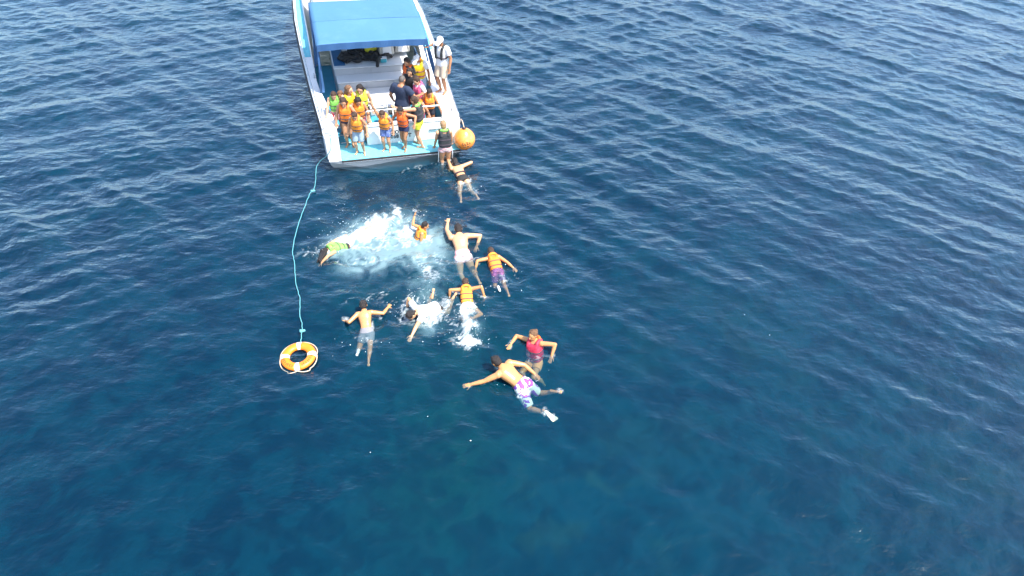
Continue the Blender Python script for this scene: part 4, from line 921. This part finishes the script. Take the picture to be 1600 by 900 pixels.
def swimmer(label, h, hip, head, front=(0, 0, -1), **kw):
    # hip/head: world points of pelvis and head; the frame follows them
    kw.setdefault('feet', 'point'); kw.setdefault('hs', 1.05)
    dz = Vector((0, 0, -.035))
    for k_ in ('arms', 'legs'):
        kw[k_] = {q: ('w', v[1]+dz*(1.0 if k_ == 'arms' else 1.3)) for q, v in kw[k_].items()}
    return person(label, h, Vector(hip)+dz, swim_frame(hip, head, front), group=SWM, **kw)
W = lambda *p: ('w', Vector(p))
swimmer('swimmer in black vest with pale bare legs following her to the ladder', 1.60, (-1.42, 15.52, .02), (-1.66, 16.05, .16), skin=3, hair='dark', style='pony', vest=VEST['black'], lifejacket='harness', bottom=C_('black_bikini', (.02, .02, .02)), bottom_len=.06, nod=-.5,
        arms={'L': W(-1.92, 16.42, .10), 'R': W(-1.32, 16.2, -.05)}, legs={'L': W(-1.42, 14.80, -.08), 'R': W(-1.02, 14.92, -.06)}, hs=1.0)
swimmer('girl with long wet dark hair in green vest left of the big splash', 1.42, (-4.02, 12.72, -.09), (-4.44, 12.36, .12), skin=3, hair='dark', style='long', vest=VEST['green'], bottom=C_('black_bikini', (.02, .02, .02)), bottom_len=.10, nod=.35, turn=.4, hair_dir=(-.15, -1, -.10), hair_len=.28,
        arms={'L': W(-4.42, 12.05, .02), 'R': W(-4.05, 12.98, .06)}, legs={'L': W(-3.35, 13.18, .02), 'R': W(-3.55, 13.32, .07)})
swimmer('dark haired boy in amber vest sitting up at the splash edge', 1.34, (-2.32, 13.0, -.12), (-2.14, 13.10, .42), front=(1, .15, -.2), skin=4, hair='dark', vest=VEST['amber'], bottom=C_('pale_aqua', (.55, .72, .70)), bottom_len=.6, nod=.1,
        arms={'L': W(-2.42, 13.40, .38), 'R': W(-2.05, 12.95, -.02)}, legs={'L': W(-2.75, 12.70, -.10), 'R': W(-2.50, 12.55, -.10)}, knee={'L': (-.2, 1, 0), 'R': (.2, 1, 0)})
swimmer('bare-backed man in pink and white trunks swimming towards the boat', 1.76, (-1.20, 12.50, .00), (-1.36, 13.20, .30), skin=3, hair='dark', style='short', bottom=pattern_mat('print_pinkwhite', [(.70, .34, .34), (.78, .70, .68), (.74, .50, .48), (.78, .74, .72)], 5), bottom_len=.30, nod=-.5, hs=1.0, girth=1.14,
        arms={'L': W(-1.62, 13.42, .22), 'R': W(-.88, 12.86, -.02)}, elbow={'L': (-1, .1, 0), 'R': (1, -.1, 0)}, legs={'L': W(-1.10, 11.78, -.22), 'R': W(-.80, 11.86, -.16)})
swimmer('boy in orange vest with purple shorts and one white shoe', 1.38, (-.36, 11.93, .03), (-.54, 12.48, .20), skin=4, hair='brown', vest=VEST['orange'], vest2=VEST['amber'], bottom=pattern_mat('print_purple', [(.08, .02, .10), (.22, .08, .20), (.05, .02, .08), (.30, .12, .12)], 16), bottom_len=.7, nod=-.4,
        arms={'L': W(-.86, 12.02, -.02), 'R': W(.02, 12.06, .03)}, elbow={'L': (-1, 0, 0), 'R': (1, 0, 0)}, legs={'L': W(-.31, 11.40, .00), 'R': W(-.10, 11.34, -.03)}, shoes={'L': C_('shoe_white', (.78, .78, .76))})
swimmer('child in amber vest kicking up foam behind', 1.30, (-.97, 10.86, .00), (-1.05, 11.38, .26), skin=4, hair='brown', vest=VEST['amber'], bottom=C_('cream_trunks', (.66, .60, .50)), bottom_len=.5, nod=-.3,
        arms={'L': W(-1.38, 11.08, -.02), 'R': W(-.62, 11.12, .06)}, elbow={'L': (-1, 0, 0), 'R': (1, -.3, 0)}, legs={'L': W(-1.02, 10.38, -.06), 'R': W(-.84, 10.46, -.02)}, knee={'L': (-.3, 1, 0), 'R': (1, .4, 0)})
swimmer('woman in white shirt with dark wet hair reaching an arm forward', 1.60, (-1.66, 10.72, -.02), (-2.04, 10.42, .14), skin=3, hair='dark', style='pony', shirt=C_('white_wet', (.76, .78, .74)), bottom=C_('black_bikini', (.02, .02, .02)), bottom_len=.15, nod=.1, hs=1.0, turn=.3,
        arms={'L': W(-2.06, 9.86, .03), 'R': W(-2.28, 10.72, -.06)}, elbow={'L': (-.3, 0, .6), 'R': (.5, 0, 0)}, legs={'L': W(-1.30, 10.98, .02), 'R': W(-1.78, 11.08, .00)}, knee={'L': (0, 1, 0), 'R': (.3, 1, .2)}, grip=(.1, .35))
swimmer('bare-backed boy with both arms spread wide, feet kicking', 1.46, (-3.03, 9.98, -.03), (-3.15, 10.46, .30), skin=4, hair='dark', bottom=C_('grey_trunks', (.22, .22, .24)), bottom_len=.55, nod=-.15,
        arms={'L': W(-3.50, 10.20, .04), 'R': W(-2.66, 10.56, .12)}, elbow={'L': (-.2, -.8, -.6), 'R': (.2, -.6, -.8)}, legs={'L': W(-3.12, 9.42, -.04), 'R': W(-2.88, 9.30, -.10)}, shoes={'L': C_('shoe_white', (.78, .78, .76))}, grip=(.1, .1))
swimmer('woman in crimson vest treading water with arms out to the sides', 1.62, (.54, 9.58, -.28), (.49, 9.76, .34), front=(-.45, -1, -.35), skin=4, hair='lightbrown', style='bun', vest=VEST['crimson'], vest2=VEST['red'], bottom=C_('orange_trunks', (.75, .32, .10)), bottom_len=.5, nod=.2, turn=-.25, hs=1.0,
        arms={'R': W(.02, 9.70, .05), 'L': W(.86, 9.44, .03)}, elbow={'L': (-.8, -.5, .4), 'R': (.8, -.5, .2)}, legs={'L': W(.68, 9.28, -.62), 'R': W(.36, 9.24, -.68)}, grip=(.1, .1))
swimmer('bare-backed man in purple and pale green shorts stretched out nearest', 1.76, (.26, 8.66, .03), (-.10, 8.90, .20), skin=4, hair='dark', style='short', bottom=pattern_mat('print_violet', [(.22, .06, .38), (.60, .68, .62), (.55, .62, .58), (.30, .09, .45)], 5), bottom_len=.85, nod=-.45, hs=1.0, girth=1.1,
        arms={'L': W(-.74, 8.62, .04), 'R': W(.50, 8.96, .03)}, elbow={'L': (0, .2, -.4), 'R': (.3, -.4, .4)}, legs={'L': W(.70, 8.06, -.03), 'R': W(.88, 8.58, -.05)}, fins={'L': C_('fin_pale', (.60, .56, .44))}, grip=(.1, .15))

# ------------------------------------------------------------------ thrown-up water: droplets and flecks of foam
def droplets():
    tv, tf = [], []
    bm = bmesh.new(); bmesh.ops.create_icosphere(bm, subdivisions=1, radius=1.0); tv = np.array([v.co for v in bm.verts]); tf = [[v.index for v in f.verts] for f in bm.faces]; bm.free()
    r = np.random.default_rng(5); mb = MB()
    src = [(-3.45,13.35,.75,.30,.30,200),(-3.95,12.8,.5,.2,.2,90),(-4.55,12.3,.3,.2,.1,50),(-2.35,13.3,.3,.25,.35,120),(-.93,10.1,.28,.4,.22,170),(-.92,9.75,.4,.18,.12,100),(-1.95,10.7,.35,.35,.16,130),(-1.35,10.9,.3,.4,.14,70),(-1.45,13.5,.2,.15,.2,40),(-3.1,9.5,.3,.2,.08,40),(-1.2,15.1,.3,.3,.1,45),(-.2,11.6,.3,.35,.07,35),(-2.7,10.5,.3,.3,.08,40),(.3,8.9,.5,.3,.04,25),(-2.0,16.2,.2,.2,.1,30),(-.65,11.2,.15,.15,.08,20)]
    for (x, y, sx, sy, hz, n) in src:
        for k in range(int(n*.38)):
            p = np.array([x+r.normal(0, sx*.75), y+r.normal(0, sy*.75), abs(r.normal(0, hz))+.02]); s = r.uniform(.003, .008)*(1.5 if r.random() < .1 else 1)
            mb.add(tv*s*np.array([1, 1, r.uniform(.8, 1.6)])+p, tf)
    for (x, y) in [(-1.5,7.81),(5.09,10.78),(5.5,10.2),(-2.44,6.99),(-.66,7.31)]:
        mb.add(tv*r.uniform(.007, .013)*np.array([1.6, 1, .35])+np.array([x, y, .03]), tf)
    o = mb.build('water_spray', mat('spray_water', (.82, .88, .90), .15, .05, 20, spec=.6), None, smooth=True); tag(o, 'white droplets thrown up round the swimmers', kind='stuff')
droplets()

# ================================================================== bake modifiers in one pass
def bake():
    bpy.context.view_layer.update(); dg = bpy.context.evaluated_depsgraph_get(); res = []
    for o in BAKE: res.append(bpy.data.meshes.new_from_object(o.evaluated_get(dg)))
    for o, me in zip(BAKE, res):
        old = o.data; o.modifiers.clear(); o.data = me; me.polygons.foreach_set('use_smooth', [True]*len(me.polygons)); bpy.data.meshes.remove(old)
bake()
bpy.context.view_layer.update()
contact_foam([o for o in bpy.data.objects if o.type == 'MESH' and o.get('group') in (SWM, 'people at the ladder')])
